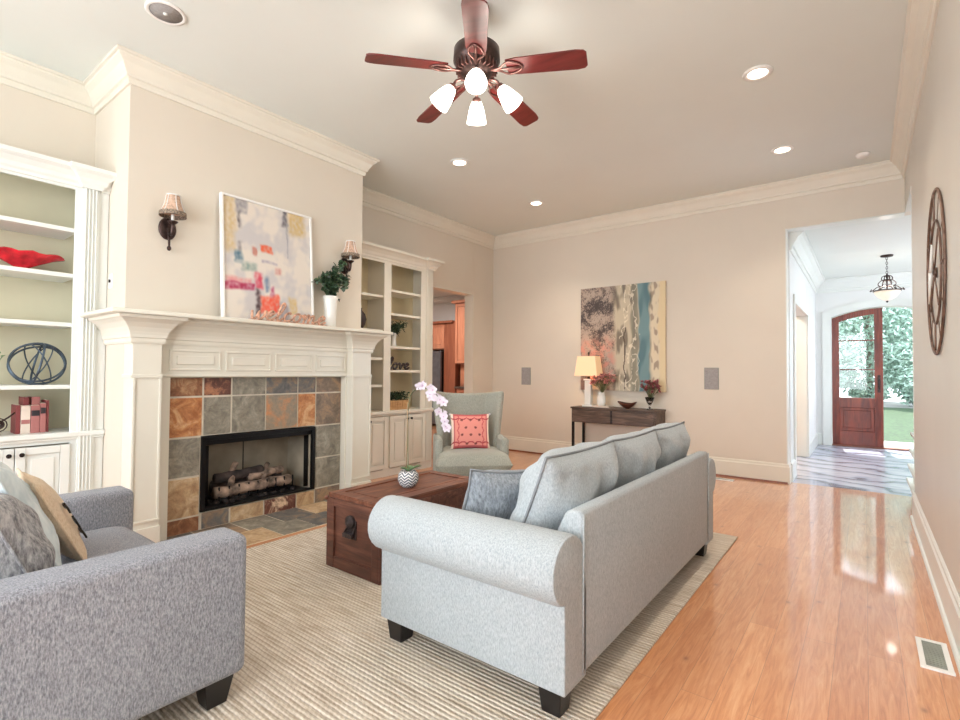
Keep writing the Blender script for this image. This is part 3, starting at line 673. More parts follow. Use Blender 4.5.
for k in range(5):
    a = math.radians(19.07+72*k); mx = Matrix.Translation((FXc, FYc, FZc)) @ Matrix.Rotation(a, 4, 'Z') @ Matrix.Rotation(math.radians(4.8), 4, 'Y') @ Matrix.Rotation(math.radians(-12), 4, 'X')
    out = [(.19, -.052), (.25, -.06), (.60, -.069), (.645, -.062), (.66, -.045), (.66, .045), (.645, .062), (.60, .069), (.25, .06), (.19, .052)]
    b = MB(); n = len(out); b.add([(x, y, .004) for x, y in out]+[(x, y, -.004) for x, y in out], [list(range(n)), list(range(2*n-1, n-1, -1))]+[[i, (i+1) % n, n+(i+1) % n, n+i] for i in range(n)], None, False, mx)
    bl = b.build('fan_blade', 'cherry', fan)
    ir = MB()
    pts = catmull([(.10, 0, -.012), (.15, .012, -.014), (.20, .045, -.010), (.26, .03, -.009), (.285, 0, -.009), (.26, -.03, -.009), (.20, -.045, -.010), (.15, -.012, -.014)], 4, True)
    ir.tube([mx @ p for p in pts], .006, 6, closed=True).tube([mx @ Vector((.09, 0, -.012)), mx @ Vector((.2, 0, -.012)), mx @ Vector((.28, 0, -.01))], .007, 6)
    ir.build('blade_iron', 'bronzer', bl)
MB().lathe([(.001, FZc-.03), (.05, FZc-.035), (.062, FZc-.05), (.062, FZc-.075), (.04, FZc-.10), (.03, FZc-.125), (.012, FZc-.14), (.001, FZc-.14)], cf, 24).build('light_kit', 'bronze', fan)
for k in range(4):
    a = math.radians(-52.6-0+90*k)
    mx = Matrix.Translation((FXc, FYc, FZc-.08)) @ Matrix.Rotation(a, 4, 'Z')
    ar = MB().tube([mx @ p for p in catmull([(.05, 0, 0), (.09, 0, .02), (.125, 0, .01), (.14, 0, -.02)])], .009, 8)
    tilt = mx @ Matrix.Translation((.14, 0, -.02)) @ Matrix.Rotation(math.radians(-38), 4, 'Y')
    ar.lathe([(.012, .01), (.026, 0), (.028, -.03)], (0, 0, 0), 14, mx=tilt)
    arm = ar.build('light_arm', 'bronzer', fan)
    MB().lathe([(.028, -.015), (.038, -.035), (.046, -.06), (.053, -.09), (.061, -.13), (.063, -.145), (.001, -.138)], (0, 0, 0), 20, mx=tilt).build('glass_shade', 'bulbglass', fan)
light('fan_lamp', 'POINT', (FXc, FYc, FZc-.30), 13, (1, .9, .8), shadow_soft_size=.1)

# ---------------------------------------------------------------- wall sconces
def sconce(y, label):
    x = XC; t = thing('wall_sconce', label, 'wall lamp', (x, y, 2.28))
    MB().lathe([(.001, 0), (.058, 0), (.062, .008), (.052, .016), (.035, .02), (.001, .024)], (0, 0, 0), 24, sy=1.0, sx=1.35, mx=TR(x, y, 2.30, 0, PI/2)).build('backplate', 'bronze', t)
    a = MB().tube(catmull([(x+.02, y, 2.30), (x+.05, y, 2.26), (x+.085, y, 2.25), (x+.10, y, 2.29), (x+.10, y, 2.325)]), [.012]*25, 8)
    a.tube(catmull([(x+.02, y, 2.29), (x+.04, y, 2.22), (x+.045, y, 2.16)]), [.012-.0004*i for i in range(13)], 8)
    a.sphere((x+.045, y, 2.15), .015, 10, 6, sz=1.3).lathe([(.012, -.02), (.035, 0), (.034, .006), (.01, .008)], (x+.10, y, 2.335), 16); a.build('scroll_arm', 'bronze', t)
    MB().lathe([(.011, 0), (.011, .07)], (x+.10, y, 2.34), 12).build('candle_sleeve', 'ceramic', t)
    s = MB()
    s.lathe([(.085, 2.405), (.072, 2.42), (.056, 2.46), (.047, 2.50), (.043, 2.53), (.041, 2.53), (.045, 2.50), (.054, 2.46), (.07, 2.42), (.083, 2.405)], (x+.10, y, 0), 24, cap=False)
    sh = s.build('lamp_shade', 'fringe', t)
    rb = MB()
    for k in range(6):
        an = 2*PI*k/6; rb.tube([(x+.10+r*math.cos(an), y+r*math.sin(an), z) for r, z in ((.087, 2.405), (.074, 2.42), (.058, 2.46), (.049, 2.50), (.045, 2.532))], .003, 5)
    rb.lathe([(.042, 2.528), (.046, 2.528), (.046, 2.536), (.042, 2.536)], (x+.10, y, 0), 20, cap=False)
    rb.lathe([(.083, 2.408), (.088, 2.408), (.09, 2.375), (.085, 2.375)], (x+.10, y, 0), 24, 'fringed', cap=False)
    rb.build('shade_trim', 'white', sh)
sconce(1.55, 'bronze wall sconce with small bell shade left of the framed painting')
sconce(3.165, 'bronze wall sconce with small bell shade right of the framed painting, behind the greenery')

# ---------------------------------------------------------------- paintings
def painted(name, w, h, fn, parent, mx, n=150, thick=.02, mat='canvas'):
    """flat panel in local x (width) z (height), facing -y"""
    v = []; f = []; ny = int(n*h/w)
    for j in range(ny+1):
        for i in range(n+1): v.append(mx @ Vector((-w/2+w*i/n, 0, -h/2+h*j/ny)))
    for j in range(ny):
        for i in range(n): a = j*(n+1)+i; f.append((a, a+1, a+n+2, a+n+1))
    off = wloc(parent) if parent else Vector()
    me = bpy.data.meshes.new(name); me.from_pydata([tuple(p-off) for p in v], [], f); me.materials.append(M[mat])
    ca = me.color_attributes.new('pigment', 'FLOAT_COLOR', 'POINT')
    for j in range(ny+1):
        for i in range(n+1):
            c = fn(i/n, 1-j/ny); ca.data[j*(n+1)+i].color = s2l(tuple(max(0, min(255, x)) for x in c))
    o = bpy.data.objects.new(name, me); C.objects.link(o); o.parent = parent
    return o
def lerp(a, b, t): t = max(0, min(1, t)); return tuple(x+(y-x)*t for x, y in zip(a, b))
def nz(x, y, s=0): return noise.noise(Vector((x, y, s)))
def sm(e0, e1, x): t = max(0, min(1, (x-e0)/(e1-e0))); return t*t*(3-2*t)
def art1(u, v):   # framed abstract on mantel; u right, v down
    wv = .025*nz(u*7, v*7, 3)+.012*nz(u*25, v*25, 9); U_, V_ = u+wv, v+.03*nz(u*6, v*6, 7)
    c = lerp((226, 216, 204), (204, 198, 196), sm(-.3, .4, nz(u*5, v*5, 1)+.4*nz(u*18, v*18, 2)))
    def blot(c, x0, x1, y0, y1, col, s=.02, a=1):
        k = sm(x0-s, x0+s, U_)*(1-sm(x1-s, x1+s, U_))*sm(y0-s, y0+s, V_)*(1-sm(y1-s, y1+s, V_)); return lerp(c, col, k*a*(.75+.5*nz(u*30, v*30, 5)))
    c = blot(c, -.1, .13, -.1, .45, (206, 178, 128), .03, .8); c = blot(c, .13, .26, -.1, .12, (150, 146, 150), .02, .9); c = blot(c, .15, .18, .1, .24, (110, 104, 104))
    c = blot(c, .66, .71, -.1, .14, (88, 84, 92)); c = blot(c, .73, .92, -.1, .2, (206, 174, 112), .04, .9); c = blot(c, .70, .72, .1, .42, (150, 150, 158), .01, .8)
    c = blot(c, .40, .52, .35, .42, (232, 96, 62), .015); c = blot(c, .30, .35, .39, .46, (196, 120, 104), .015); c = blot(c, .56, .62, .52, .58, (204, 130, 120), .02, .8)
    c = blot(c, .10, .20, .45, .52, (84, 118, 138)); c = blot(c, .19, .35, .52, .58, (140, 160, 150), .02, .9); c = blot(c, .16, .20, .36, .46, (146, 138, 136))
    c = blot(c, .33, .41, .58, .73, (214, 76, 96)); c = blot(c, .44, .48, .6, .75, (110, 130, 158)); c = blot(c, .0, .32, .70, .76, (176, 48, 84), .015); c = blot(c, .02, .3, .66, .70, (222, 130, 130), .02, .7)
    c = blot(c, .33, .38, .74, .97, (76, 56, 60)); c = blot(c, .38, .6, .79, .93, (238, 84, 58)); c = blot(c, .50, .54, .71, .8, (190, 90, 120)); c = blot(c, .72, .80, .76, .9, (214, 180, 112), .02, .8)
    c = blot(c, .6, .7, .84, .98, (150, 140, 150), .02, .7); c = blot(c, .40, .60, .48, .50, (170, 160, 175), .01, .7)
    return c
pt = thing('framed_painting', 'white framed abstract painting with red and blue marks leaning on the mantel shelf', 'painting', (-4.06, 2.36, MZ))
tl = math.radians(4.2); mxp = Matrix.Translation((-4.04, 2.33, MZ)) @ Matrix.Rotation(-PI/2*-1, 4, 'Z') @ Matrix.Rotation(-tl, 4, 'X') @ Matrix.Translation((0, 0, .515))
painted('canvas', .80, 1.0, art1, pt, mxp @ Matrix.Translation((0, -.014, 0)))
fm = MB(); w, h = .415, .515
for a in (((-w, w), (-h, -h+.018)), ((-w, w), (h-.018, h)), ((-w, -w+.018), (-h, h)), ((w-.018, w), (-h, h))): fm.box(a[0][0], a[0][1], -.03, .015, a[1][0], a[1][1], None, mxp)
fm.box(-w+.01, w-.01, 0, .01, -h+.01, h-.01, None, mxp)
fm.build('picture_frame', 'white', pt, bev=.002)
def art2(u, v):
    w = .03*nz(u*5, v*3, 3)+.02*nz(u*12, v*10, 4); U_ = u+w
    base = (196, 182, 156)
    a = nz(u*7, v*8, 1)+.6*nz(u*22, v*24, 2)+.4*nz(u*60, v*60, 3)
    left = lerp((176, 158, 144), (70, 60, 58), sm(-.25, .75, a+.9*nz(u*90, v*90, 31)+.35*(1-abs(v-.25)*3)))
    pk = sm(.42, .62, v)*(1-sm(.8, .98, v)); left = lerp(left, (200, 142, 128), pk*sm(-.4, .5, nz(u*14, v*16, 8)+.7*nz(u*70, v*70, 33)))
    left = lerp(left, (96, 70, 66), sm(.75, 1, v)*sm(-.1, .5, nz(u*16, v*9, 12))*.8)
    c = lerp(left, lerp((198, 186, 162), (122, 112, 98), sm(-.1, .45, nz(u*16, v*5, 6)+.3*nz(u*40, v*14, 7))), sm(.38, .46, U_))
    c = lerp(c, (132, 128, 112), sm(.60, .63, U_)*(1-sm(.68, .70, U_))*.8)
    c = lerp(c, lerp((116, 148, 152), (88, 122, 130), sm(-.2, .3, nz(u*12, v*4, 9))), sm(.69, .715, U_)*(1-sm(.81, .84, U_)))
    c = lerp(c, lerp((222, 208, 180), (168, 150, 130), sm(.05, .4, nz(u*30, v*14, 10))), sm(.83, .86, U_))
    c = lerp(c, (226, 206, 166), sm(.92, .94, U_))
    if abs(nz(u*9, v*3, 14)+.3*nz(u*25, v*20, 15)) < .035 and .48 < u < .72: c = lerp(c, (232, 222, 200), .8)
    if abs(U_-.55-.03*nz(0, v*9, 2)) < .006 and v > .4: c = (80, 66, 58)
    return c
cv = thing('canvas_painting', 'unframed abstract canvas in charcoal, coral and teal on the back wall', 'painting', (-2.675, YB-.02, 1.72))
mxq = Matrix.Translation((-2.675, YB-.043, 1.735))
painted('painted_face', 1.21, 1.46, art2, cv, mxq, n=170)
MB().box(-3.28, -2.07, YB-.042, YB-.004, 1.005, 2.465).build('stretcher_frame', 'tan', cv)

# ---------------------------------------------------------------- script lettering
GLY = {  # strokes in x-height units
 'w': (1.15, [[(0, .9), (.12, .35), (.28, 0), (.48, .3), (.55, .85), (.60, .3), (.78, 0), (.98, .35), (1.0, .9), (1.15, .75)]]),
 'e': (.75, [[(0, .3), (.35, .5), (.55, .8), (.35, 1.0), (.12, .7), (.15, .2), (.4, 0), (.75, .3)]]),
 'l': (.6, [[(0, .3), (.3, .9), (.45, 1.7), (.3, 2.0), (.15, 1.6), (.15, .4), (.3, 0), (.6, .3)]]),
 'c': (.75, [[(.55, .85), (.38, 1.0), (.12, .7), (.12, .25), (.38, 0), (.75, .3)]]),
 'o': (.85, [[(.5, .95), (.2, .9), (.08, .45), (.3, 0), (.58, .2), (.62, .7), (.45, .97), (.6, .8), (.85, .85)]]),
 'm': (1.35, [[(0, .6), (.12, .95), (.18, 0)], [(.18, .3), (.38, .95), (.52, .75), (.56, 0)], [(.56, .3), (.78, .95), (.94, .75), (.98, .1), (1.35, .3)]]),
 'v': (.8, [[(0, .7), (.12, .95), (.3, 0), (.55, .9), (.65, .8), (.8, .9)]])}
def script(word, size, width, origin, ux, thick, depth, mat, slant=.25, widen=1.0):
    tot = sum(GLY[c][0] for c in word); k = width/tot; x = 0; mb = MB(); nrm = ux.cross(Vector((0, 0, 1)))
    for c in word:
        wd, st = GLY[c]
        for s_ in st:
            pts = catmull([(a, b, 0) for a, b in s_], 5)
            P = [origin+ux*((x+p.x)*k+slant*p.y*size)+Vector((0, 0, p.y*size+thick)) for p in pts]
            # flat ribbon stroke: rectangular cut-out letter
            for i in range(len(P)-1):
                pass
            mb.tube(P, thick, 8, mat, up=nrm, flat=depth/thick)
        x += wd
    return mb
sg = script('welcome', .075, .70, Vector((-3.87, 2.05, MZ)), Vector((0, 1, 0)), .010, .012, None, .35)
sg.box(-3.885, -3.855, 2.05, 2.77, MZ, MZ+.008)
tag(sg.build('word_sign', 'signwood'), 'cut-out wooden script sign reading welcome on the mantel shelf', 'sign')
lv = script('love', .07, .36, Vector((-4.60, 4.17, 1.265)), Vector((0, 1, 0)), .014, .012, None, .3)
lv.box(-4.612, -4.588, 4.19, 4.56, 1.265, 1.272)
tag(lv.build('word_sign', 'darksign'), 'dark brown script sign reading love on a shelf of the right bookcase', 'sign')

# ---------------------------------------------------------------- plants
def leaf(mb, p, d, up, L, Wd, mat=None, fold=.15):
    d = d.normalized(); s_ = d.cross(up)
    if s_.length < 1e-3: s_ = d.orthogonal()
    s_.normalize(); n_ = s_.cross(d)
    mb.add([p, p+d*L*.35+s_*Wd/2+n_*fold*Wd, p+d*L*.75+s_*Wd*.35+n_*fold*Wd*.6, p+d*L-n_*L*.08, p+d*L*.75-s_*Wd*.35+n_*fold*Wd*.6, p+d*L*.35-s_*Wd/2+n_*fold*Wd, p+d*L*.5], [(0, 1, 6), (1, 2, 6), (2, 3, 6), (3, 4, 6), (4, 5, 6), (5, 0, 6)], mat, True)
def sprays(t, c, n, spread, hgt, seed, L=.035, Wd=.03, mat='leafd', per=14, droop=0, bias=Vector((0, 0, 0))):
    rd = random.Random(seed); st = MB(); lf = MB()
    for k in range(n):
        a = rd.uniform(0, 2*PI); e = Vector((math.cos(a)*spread*rd.uniform(.4, 1), math.sin(a)*spread*rd.uniform(.4, 1), hgt*rd.uniform(.5, 1)))+bias*rd.uniform(.3, 1)
        P = catmull([c, c+e*.4+Vector((0, 0, hgt*.2)), c+e+Vector((0, 0, -droop*rd.random()))], 6)
        st.tube(P, .002, 4)
        for q in range(per):
            p = P[min(len(P)-1, 2+int(rd.random()*(len(P)-2)))]; d = Vector((rd.gauss(0, 1), rd.gauss(0, 1), rd.gauss(.2, .7)))
            leaf(lf, p, d, Vector((rd.random(), rd.random(), rd.random())), L*rd.uniform(.7, 1.2), Wd*rd.uniform(.7, 1.2))
    st.build('stems', 'stem', t); lf.build('foliage', mat, t)
pc = (-4.0, 2.905, MZ)
pv = thing('potted_greenery', 'tall white vase of eucalyptus greenery at the right end of the mantel shelf', 'plant', pc)
MB().lathe([(.001, 0), (.05, 0), (.055, .01), (.052, .08), (.055, .16), (.062, .25), (.072, .30), (.068, .30), (.05, .2), (.001, .18)], pc, 24).build('vase', 'ceramic', pv)
sprays(pv, Vector(pc)+Vector((0, 0, .27)), 24, .20, .36, 11, .048, .048, per=20, droop=.16, bias=Vector((.03, .05, .0)))
pc2 = (-4.68, 4.34, 1.555)
pv = thing('potted_greenery', 'small white vase of grassy greenery on a shelf of the right bookcase', 'plant', pc2)
MB().lathe([(.001, 0), (.045, 0), (.035, .03), (.03, .10), (.04, .16), (.045, .17), (.036, .16), (.001, .15)], pc2, 20).build('vase', 'ceramic', pv)
sprays(pv, Vector(pc2)+Vector((0, 0, .15)), 26, .17, .15, 12, .07, .014, per=18)
bxp = (-4.68, 4.36, .775)
pb = thing('planter_box', 'slatted wooden box of clipped green leaves on the ledge of the right bookcase', 'plant', bxp)
q = MB().box(-4.76, -4.60, 4.17, 4.55, .775, .89)
for k in range(9): q.box(-4.60, -4.594, 4.175+k*.042, 4.208+k*.042, .78, .888)
q.build('box', 'basket', pb, bev=.002)
rd = random.Random(8); lf = MB()
for k in range(420):
    p = Vector((rd.uniform(-4.75, -4.61), rd.uniform(4.17, 4.55), rd.uniform(.89, .98))); leaf(lf, p, Vector((rd.gauss(0, 1), rd.gauss(0, 1), rd.gauss(.6, .6))), Vector((rd.random(), rd.random(), 1)), .035, .025)
lf.build('foliage', 'leafd', pb)
vs = thing('dark_vase', 'dark rounded vase on a shelf in the left bay of the right bookcase', 'vase', (-4.66, 3.84, 1.74))
MB().lathe([(.001, 0), (.04, 0), (.07, .05), (.085, .11), (.07, .17), (.035, .21), (.03, .23), (.036, .24), (.026, .235), (.03, .2), (.001, .19)], (-4.66, 3.78, 1.74), 24).build('vase_body', 'darksign', vs)
# left bookcase things
rb_ = (-4.66, .83, 1.935)
bo = MB(); n = 40; pr_ = [(.03, 0), (.035, .004), (.03, .012), (.10, .05), (.17, .085), (.24, .11), (.235, .118), (.16, .095), (.09, .062), (.001, .04)]
bo.lathe(pr_, rb_, n, sx=.55); 
for i, (x, y, z) in enumerate(bo.v):
    r_ = math.hypot((x-rb_[0])/.55, y-rb_[1]); a = math.atan2(y-rb_[1], x-rb_[0]); bo.v[i] = (x, y, z+.008*(r_/.24)**2*math.sin(7*a))
tag(bo.build('fluted_bowl', 'redglass'), 'red glass bowl with fluted rim on a shelf of the left bookcase', 'bowl')
ws = MB(); c = Vector((-4.62, .925, 1.135+.147)); rd = random.Random(3)
for k, (ax, ay, az_) in enumerate(((.5, .9, .3), (1.1, .3, 0), (.3, 1.25, .4), (-.7, 1.1, 1.0), (1.0, -1.2, .5), (-1.2, -.9, .9), (.3, 1.5, 0))):
    mr = Matrix.Rotation(az_, 3, 'Z') @ Matrix.Rotation(ay, 3, 'Y') @ Matrix.Rotation(ax, 3, 'X')
    P = []
    for i in range(40):
        v = mr @ Vector((math.cos(2*PI*i/40), math.sin(2*PI*i/40), 0)); P.append(c+Vector((v.x*.12, v.y*.155, v.z*.145)))
    ws.tube(P, .0045 if k % 2 else .007, 6, closed=True)
tag(ws.build('wire_sphere', 'wire'), 'blue grey wire sphere ornament on a shelf of the left bookcase', 'ornament')
def book(x, y, w, h, mats, label, z=.80, d=.15):
    t = thing('book', label, 'book', (x, y, z), group='books on the left bookcase ledge')
    MB().box(x-d, x, y, y+w, z, z+h).build('cover', mats[0], t, bev=.003)
    MB().box(x-d+.004, x-.004, y+.003, y+w-.003, z+h-.001, z+h+.001).build('pages', 'paper', t)
    for a, b, mm in mats[1:]: MB().box(x, x+.001, y+.002, y+w-.002, z+h*a, z+h*b).build('spine_band', mm, t)
BKX = -4.60
book(BKX, .815, .024, .198, ['book1'], 'maroon book at the left end of the book row beside the leaf ornament')
book(BKX, .841, .050, .190, ['book2', (.35, .5, 'book3')], 'cream jacketed book in the row on the left bookcase ledge')
book(BKX-.05, .862, .030, .250, ['book1'], 'tall maroon book standing behind the cream jacketed one')
book(BKX, .893, .048, .192, ['book3', (.62, .82, 'book4')], 'rose book with wide black band next to the cream jacketed book')
book(BKX-.05, .906, .045, .250, ['book3'], 'tall rose book standing behind the banded book')
book(BKX, .943, .032, .205, ['book3', (.65, .85, 'book4')], 'narrow rose book with black band near the right end of the row')
book(BKX-.01, .977, .016, .225, ['book1'], 'thin maroon book at the right end of the book row')
lo_ = MB(); c = Vector((-4.6, .70, .80))
for k in range(9):
    a = k*.7; lo_.tube([c+Vector((.02*math.cos(a), .03*math.sin(a*1.3), .07))+Vector((0, .045*math.cos(i*2*PI/14), .045*math.sin(i*2*PI/14)))*(.5+.06*k) for i in range(14)], .004, 5, closed=True)
lo_.tube(catmull([c+Vector((0, .04, .09)), c+Vector((0, .08, .12)), c+Vector((0, .11, .15))]), .006, 6).lathe([(.001, 0), (.04, 0), (.04, .008), (.005, .012), (.005, .05)], tuple(c), 16)
tag(lo_.build('wire_ornament', 'bronze'), 'bronze wire bird-like ornament left of the book row', 'ornament')
fo = thing('flower_pot', 'small glass pot of white flowers left of the wire sphere', 'plant', (-4.62, .665, 1.135))
MB().lathe([(.001, 0), (.035, 0), (.042, .05), (.038, .09), (.034, .09), (.001, .08)], (-4.62, .665, 1.135), 18).build('pot', 'ceramic', fo)
fl = MB(); rd = random.Random(4)
for k in range(22):
    p = Vector((-4.62+rd.gauss(0, .03), .665+rd.gauss(0, .035), 1.26+rd.gauss(0, .03)))
    for i in range(5): a = i*1.257; leaf(fl, p, Vector((math.cos(a), math.sin(a), .5)), Vector((0, 0, 1)), .025, .022)
fl.build('flowers', 'petal', fo)
lf = MB()
for k in range(40): leaf(lf, Vector((-4.62+rd.gauss(0, .03), .665+rd.gauss(0, .03), 1.24+rd.random()*.11)), Vector((rd.gauss(0, 1), rd.gauss(0, 1), .8)), Vector((0, 0, 1)), .05, .025)
lf.build('foliage', 'leafm', fo)
swp = thing('light_switch', 'small white wall switch on the side of the chimney breast above the mantel', 'light switch', (-4.44, Y1, 1.9))
MB().box(-4.475, -4.405, Y1-.006, Y1, 1.845, 1.955).build('switch_plate', 'white', swp, bev=.002)
MB().box(-4.448, -4.432, Y1-.016, Y1-.006, 1.89, 1.912).build('toggle', 'black', swp)

# ---------------------------------------------------------------- wall speakers, vents, clock
for x, z, lab in ((-4.235, 1.19, 'left of the console table'), (-1.52, 1.19, 'right of the canvas painting')):
    t = thing('wall_speaker', 'grey flush wall speaker on the back wall '+lab, 'speaker', (x, YB, z), group=None)
    MB().box(x-.085, x+.085, YB-.006, YB, z-.135, z+.135).build('bezel', 'grey', t, bev=.002)
    MB().box(x-.078, x+.078, YB-.01, YB-.005, z-.128, z+.128).build('grille', 'speaker', t)
def vent(x0, x1, y0, y1, label, n=14):
    t = thing('floor_vent', label, 'floor vent', ((x0+x1)/2, (y0+y1)/2, 0), group=None)
    MB().box(x0, x1, y0, y0+.025, 0, .008).box(x0, x1, y1-.025, y1, 0, .008).box(x0, x0+.022, y0, y1, 0, .008).box(x1-.022, x1, y0, y1, 0, .008).build('vent_frame', 'white', t, bev=.002)
    s = MB().box(x0+.02, x1-.02, y0+.02, y1-.02, 0, .002)
    for k in range(n):
        y = y0+.03+(y1-y0-.06)*k/(n-1); s.box(x0+.022, x1-.022, y-.003, y+.003, .001, .006)
    s.build('louvres', 'grey', t)
vent(.178, .29, 2.89, 3.20, 'rectangular floor vent with white frame beside the right baseboard')
vent(-1.53, -1.23, 6.45, 6.56, 'small white floor vent by the back wall baseboard behind the sofa', 10)
ck = thing('wall_clock', 'large open brown metal ring clock on the right wall', 'clock', (XR, 3.97, 1.86))
def ring(r, tw, x): return [(x, 3.93+r*.93*math.cos(2*PI*i/48), 1.85+r*math.sin(2*PI*i/48)) for i in range(48)]
MB().tube(ring(.475, .01, XR-.009), .0075, 8, closed=True).build('outer_ring', 'clockm', ck)
MB().tube(ring(.30, .01, XR-.009), .006, 8, closed=True).build('inner_ring', 'clockm', ck)
for k in range(12):
    a = PI*k/6; d = Vector((0, math.sin(a), math.cos(a))); c = Vector((XR-.012, 3.93, 1.85))
    MB().tube([c+d*.30, c+d*.455], .002 if k % 3 else .005, 6).build('hour_mark', 'clockm', ck)
MB().lathe([(.001, 0), (.03, 0), (.03, .012), (.001, .02)], (0, 0, 0), 20, mx=TR(XR-.003, 3.93, 1.85, 0, -PI/2)).build('clock_hub', 'clockm', ck)
hd = MB().tube([(XR-.03, 3.93, 1.85), (XR-.03, 3.86, 2.0)], [.010, .004], 6).tube([(XR-.03, 3.93, 1.85), (XR-.03, 4.05, 1.68)], [.010, .003], 6).build('clock_hands', 'ceramic', ck)
mbs = MB()
for k in range(4): a = PI/4+PI/2*k; mbs.tube([(XR-.014, 3.93+.03*math.cos(a), 1.85+.03*math.sin(a)), (XR-.014, 3.93+.29*math.cos(a), 1.85+.30*math.sin(a))], .004, 6)
mbs.build('spokes', 'clockm', ck)

# ---------------------------------------------------------------- rug
rg = MB(); RX0, RX1, RY0, RY1 = -3.42, -.78, -.2, 4.27
tag(rg.box(RX0, RX1, RY0, RY1, .001, .012).build('area_rug', 'rug', bev=.004), 'braided beige and grey striped rug under the sofa and trunk', 'rug')

# ---------------------------------------------------------------- sofa
RZ = .012
so = thing('sofa', 'light grey rolled-arm sofa seen from behind, three back cushions, on the rug', 'sofa', (-1.3, 2.68, RZ))
SX0, SX1, SY0, SY1 = -1.79, -.84, 1.60, 3.76
for lx in (-1.725, -.915):
    for ly in (1.67, 3.69): MB().taper(lx, ly, RZ, .125, .075, .10).build('leg', 'blackleg', so, bev=.004)
MB().box(SX0+.04, SX1-.01, SY0+.05, SY1-.05, .12, .34).build('seat_base', 'sofa', so, bev=.02, seg=4)
def arm_profile(ya, s):   # outer face at ya, s=+1: roll bulges toward -y
    cy, cz, r = ya+s*.035, .545, .122
    p = [(ya, .115), (ya, .435)]
    for k in range(15):
        a = math.radians(-112-k*(215/14)); p.append((cy+s*r*math.cos(a), cz+r*math.sin(a)))
    p += [(ya+s*.17, .44), (ya+s*.17, .115)]
    return p
for ya, s_ in ((SY0, 1), (SY1, -1)):
    p = arm_profile(ya, s_)
    mb = MB().prism([q for q in p], 'x', SX0, SX1+.0, None, True)
    mb.build('arm', 'sofa', so, bev=.016, seg=4)
    cy = ya+s_*.035
    MB().lathe([(.001, 0), (.085, 0), (.108, .012), (.120, .035), (.1245, .07), (.1255, .955), (.118, .970), (.001, .970)], (0, 0, 0), 32, mx=TR(SX0-.022, cy, .545, 0, PI/2)).build('arm_roll', 'sofa', so)
# back frame
bp = [(SX1, .13), (SX1, .722), (SX1-.01, .729), (SX1-.06, .729), (SX1-.08, .71), (SX1-.13, .60), (SX1-.2, .42), (SX1-.22, .12)]
MB().prism(bp, 'y', SY0+.14, SY1-.14).build('back_frame', 'sofa', so, bev=.012, seg=3)
MB().tube([(SX1+.002, SY0+.14, .13), (SX1+.002, SY0+.14, .72)], .004, 6).tube([(SX1+.002, SY1-.14, .13), (SX1+.002, SY1-.14, .72)], .004, 6).build('back_piping', 'sofa', so)
for k in range(3):
    y = 2.07+k*.61
    mb = MB(); pillow_mesh(mb, .60, .60, .17, TR(-1.38, y, .42, PI/2, 0, PI/2), k, puff=6, wr=.004)
    mb.build('seat_cushion', 'sofa', so)
for k, (y, w_, h_2, tt) in enumerate(((2.07, .66, .46, .28), (2.71, .64, .46, .27), (3.32, .62, .46, .27))):
    mx = TR(-1.085, y, .70, 0, 0, PI/2) @ Matrix.Rotation(math.radians(22), 4, 'X')
    mb = MB(); pillow_mesh(mb, w_, h_2, tt, mx, 10+k, n=44, puff=3.0, wr=.014, corner=.05, pleat=.007)
    bc = mb.build('back_cushion', 'sofa', so)
    MB().tube(pillow_rim(w_+.004, h_2+.004, mx, .05), .006, 6, closed=True).build('piping', 'sofapipe', bc)
mx = TR(-1.36, 1.95, .63, 0, math.radians(4), math.radians(66)) @ Matrix.Rotation(math.radians(22), 4, 'X')
tp = thing('throw_pillow', 'dark grey chenille throw pillow on the near end of the light sofa', 'pillow', (-1.42, 1.93, .5))
mb = MB(); pillow_mesh(mb, .42, .38, .19, mx, 20, puff=2.4, wr=.012, corner=.10); mb.build('pillow_cover', 'throw', tp)
MB().tube(pillow_rim(.424, .384, mx, .10), .006, 6, closed=True).build('piping', 'sofapipe', tp)

# ---------------------------------------------------------------- trunk
tk = thing('wooden_trunk', 'low antique red-brown wooden trunk used as coffee table on the rug', 'trunk', (-2.51, 2.45, RZ))
X0, X1, Y0_, Y1_, TZ = -2.73, -2.25, 2.0, 2.93, .475
MB().box(X0, X1, Y0_, Y1_, RZ, TZ-.03).build('trunk_body', 'trunkz', tk, bev=.004)
l = MB().box(X0-.006, X1+.006, Y0_-.006, Y1_+.006, TZ-.03, TZ-.008)
for a in ((X0-.006, X0+.06, Y0_-.006, Y1_+.006), (X1-.06, X1+.006, Y0_-.006, Y1_+.006), (X0, X1, Y0_-.006, Y0_+.07), (X0, X1, Y1_-.07, Y1_+.006)): l.box(*a, TZ-.008, TZ)
l.box(X0+.1, X1-.1, Y0_+.1, Y1_-.1, TZ-.01, TZ-.003)
l.build('trunk_lid', 'trunk', tk, bev=.003)
fr = MB(); d = .014
for (a, b) in ((X0, X0+.06), (X1-.06, X1)): fr.box(a, b, Y0_-d, Y0_, RZ, TZ-.032).box(a, b, Y1_, Y1_+d, RZ, TZ-.032)
for (a, b) in ((RZ, .085), (.395, TZ-.032)): fr.box(X0+.06, X1-.06, Y0_-d, Y0_, a, b).box(X0+.06, X1-.06, Y1_, Y1_+d, a, b)
for xx, dd in ((X0-d, X0), (X1, X1+d)):
    for a, b in ((Y0_-d, Y0_+.06), (Y1_-.06, Y1_+d), (2.42, 2.50)): fr.box(xx, dd, a, b, RZ, TZ-.032)
    for a, b in ((RZ, .085), (.395, TZ-.032)): fr.box(xx, dd, Y0_, Y1_, a, b)
fr.build('corner_battens', 'trunkz', tk, bev=.003)
cn = MB()
for x in (X0-d, X1+d):
    for y in (Y0_-d, Y1_+d):
        for z in (TZ-.035,): cn.sphere((x*.996+(-2.51)*.004, y, z), .014, 12, 8, 'trunk')
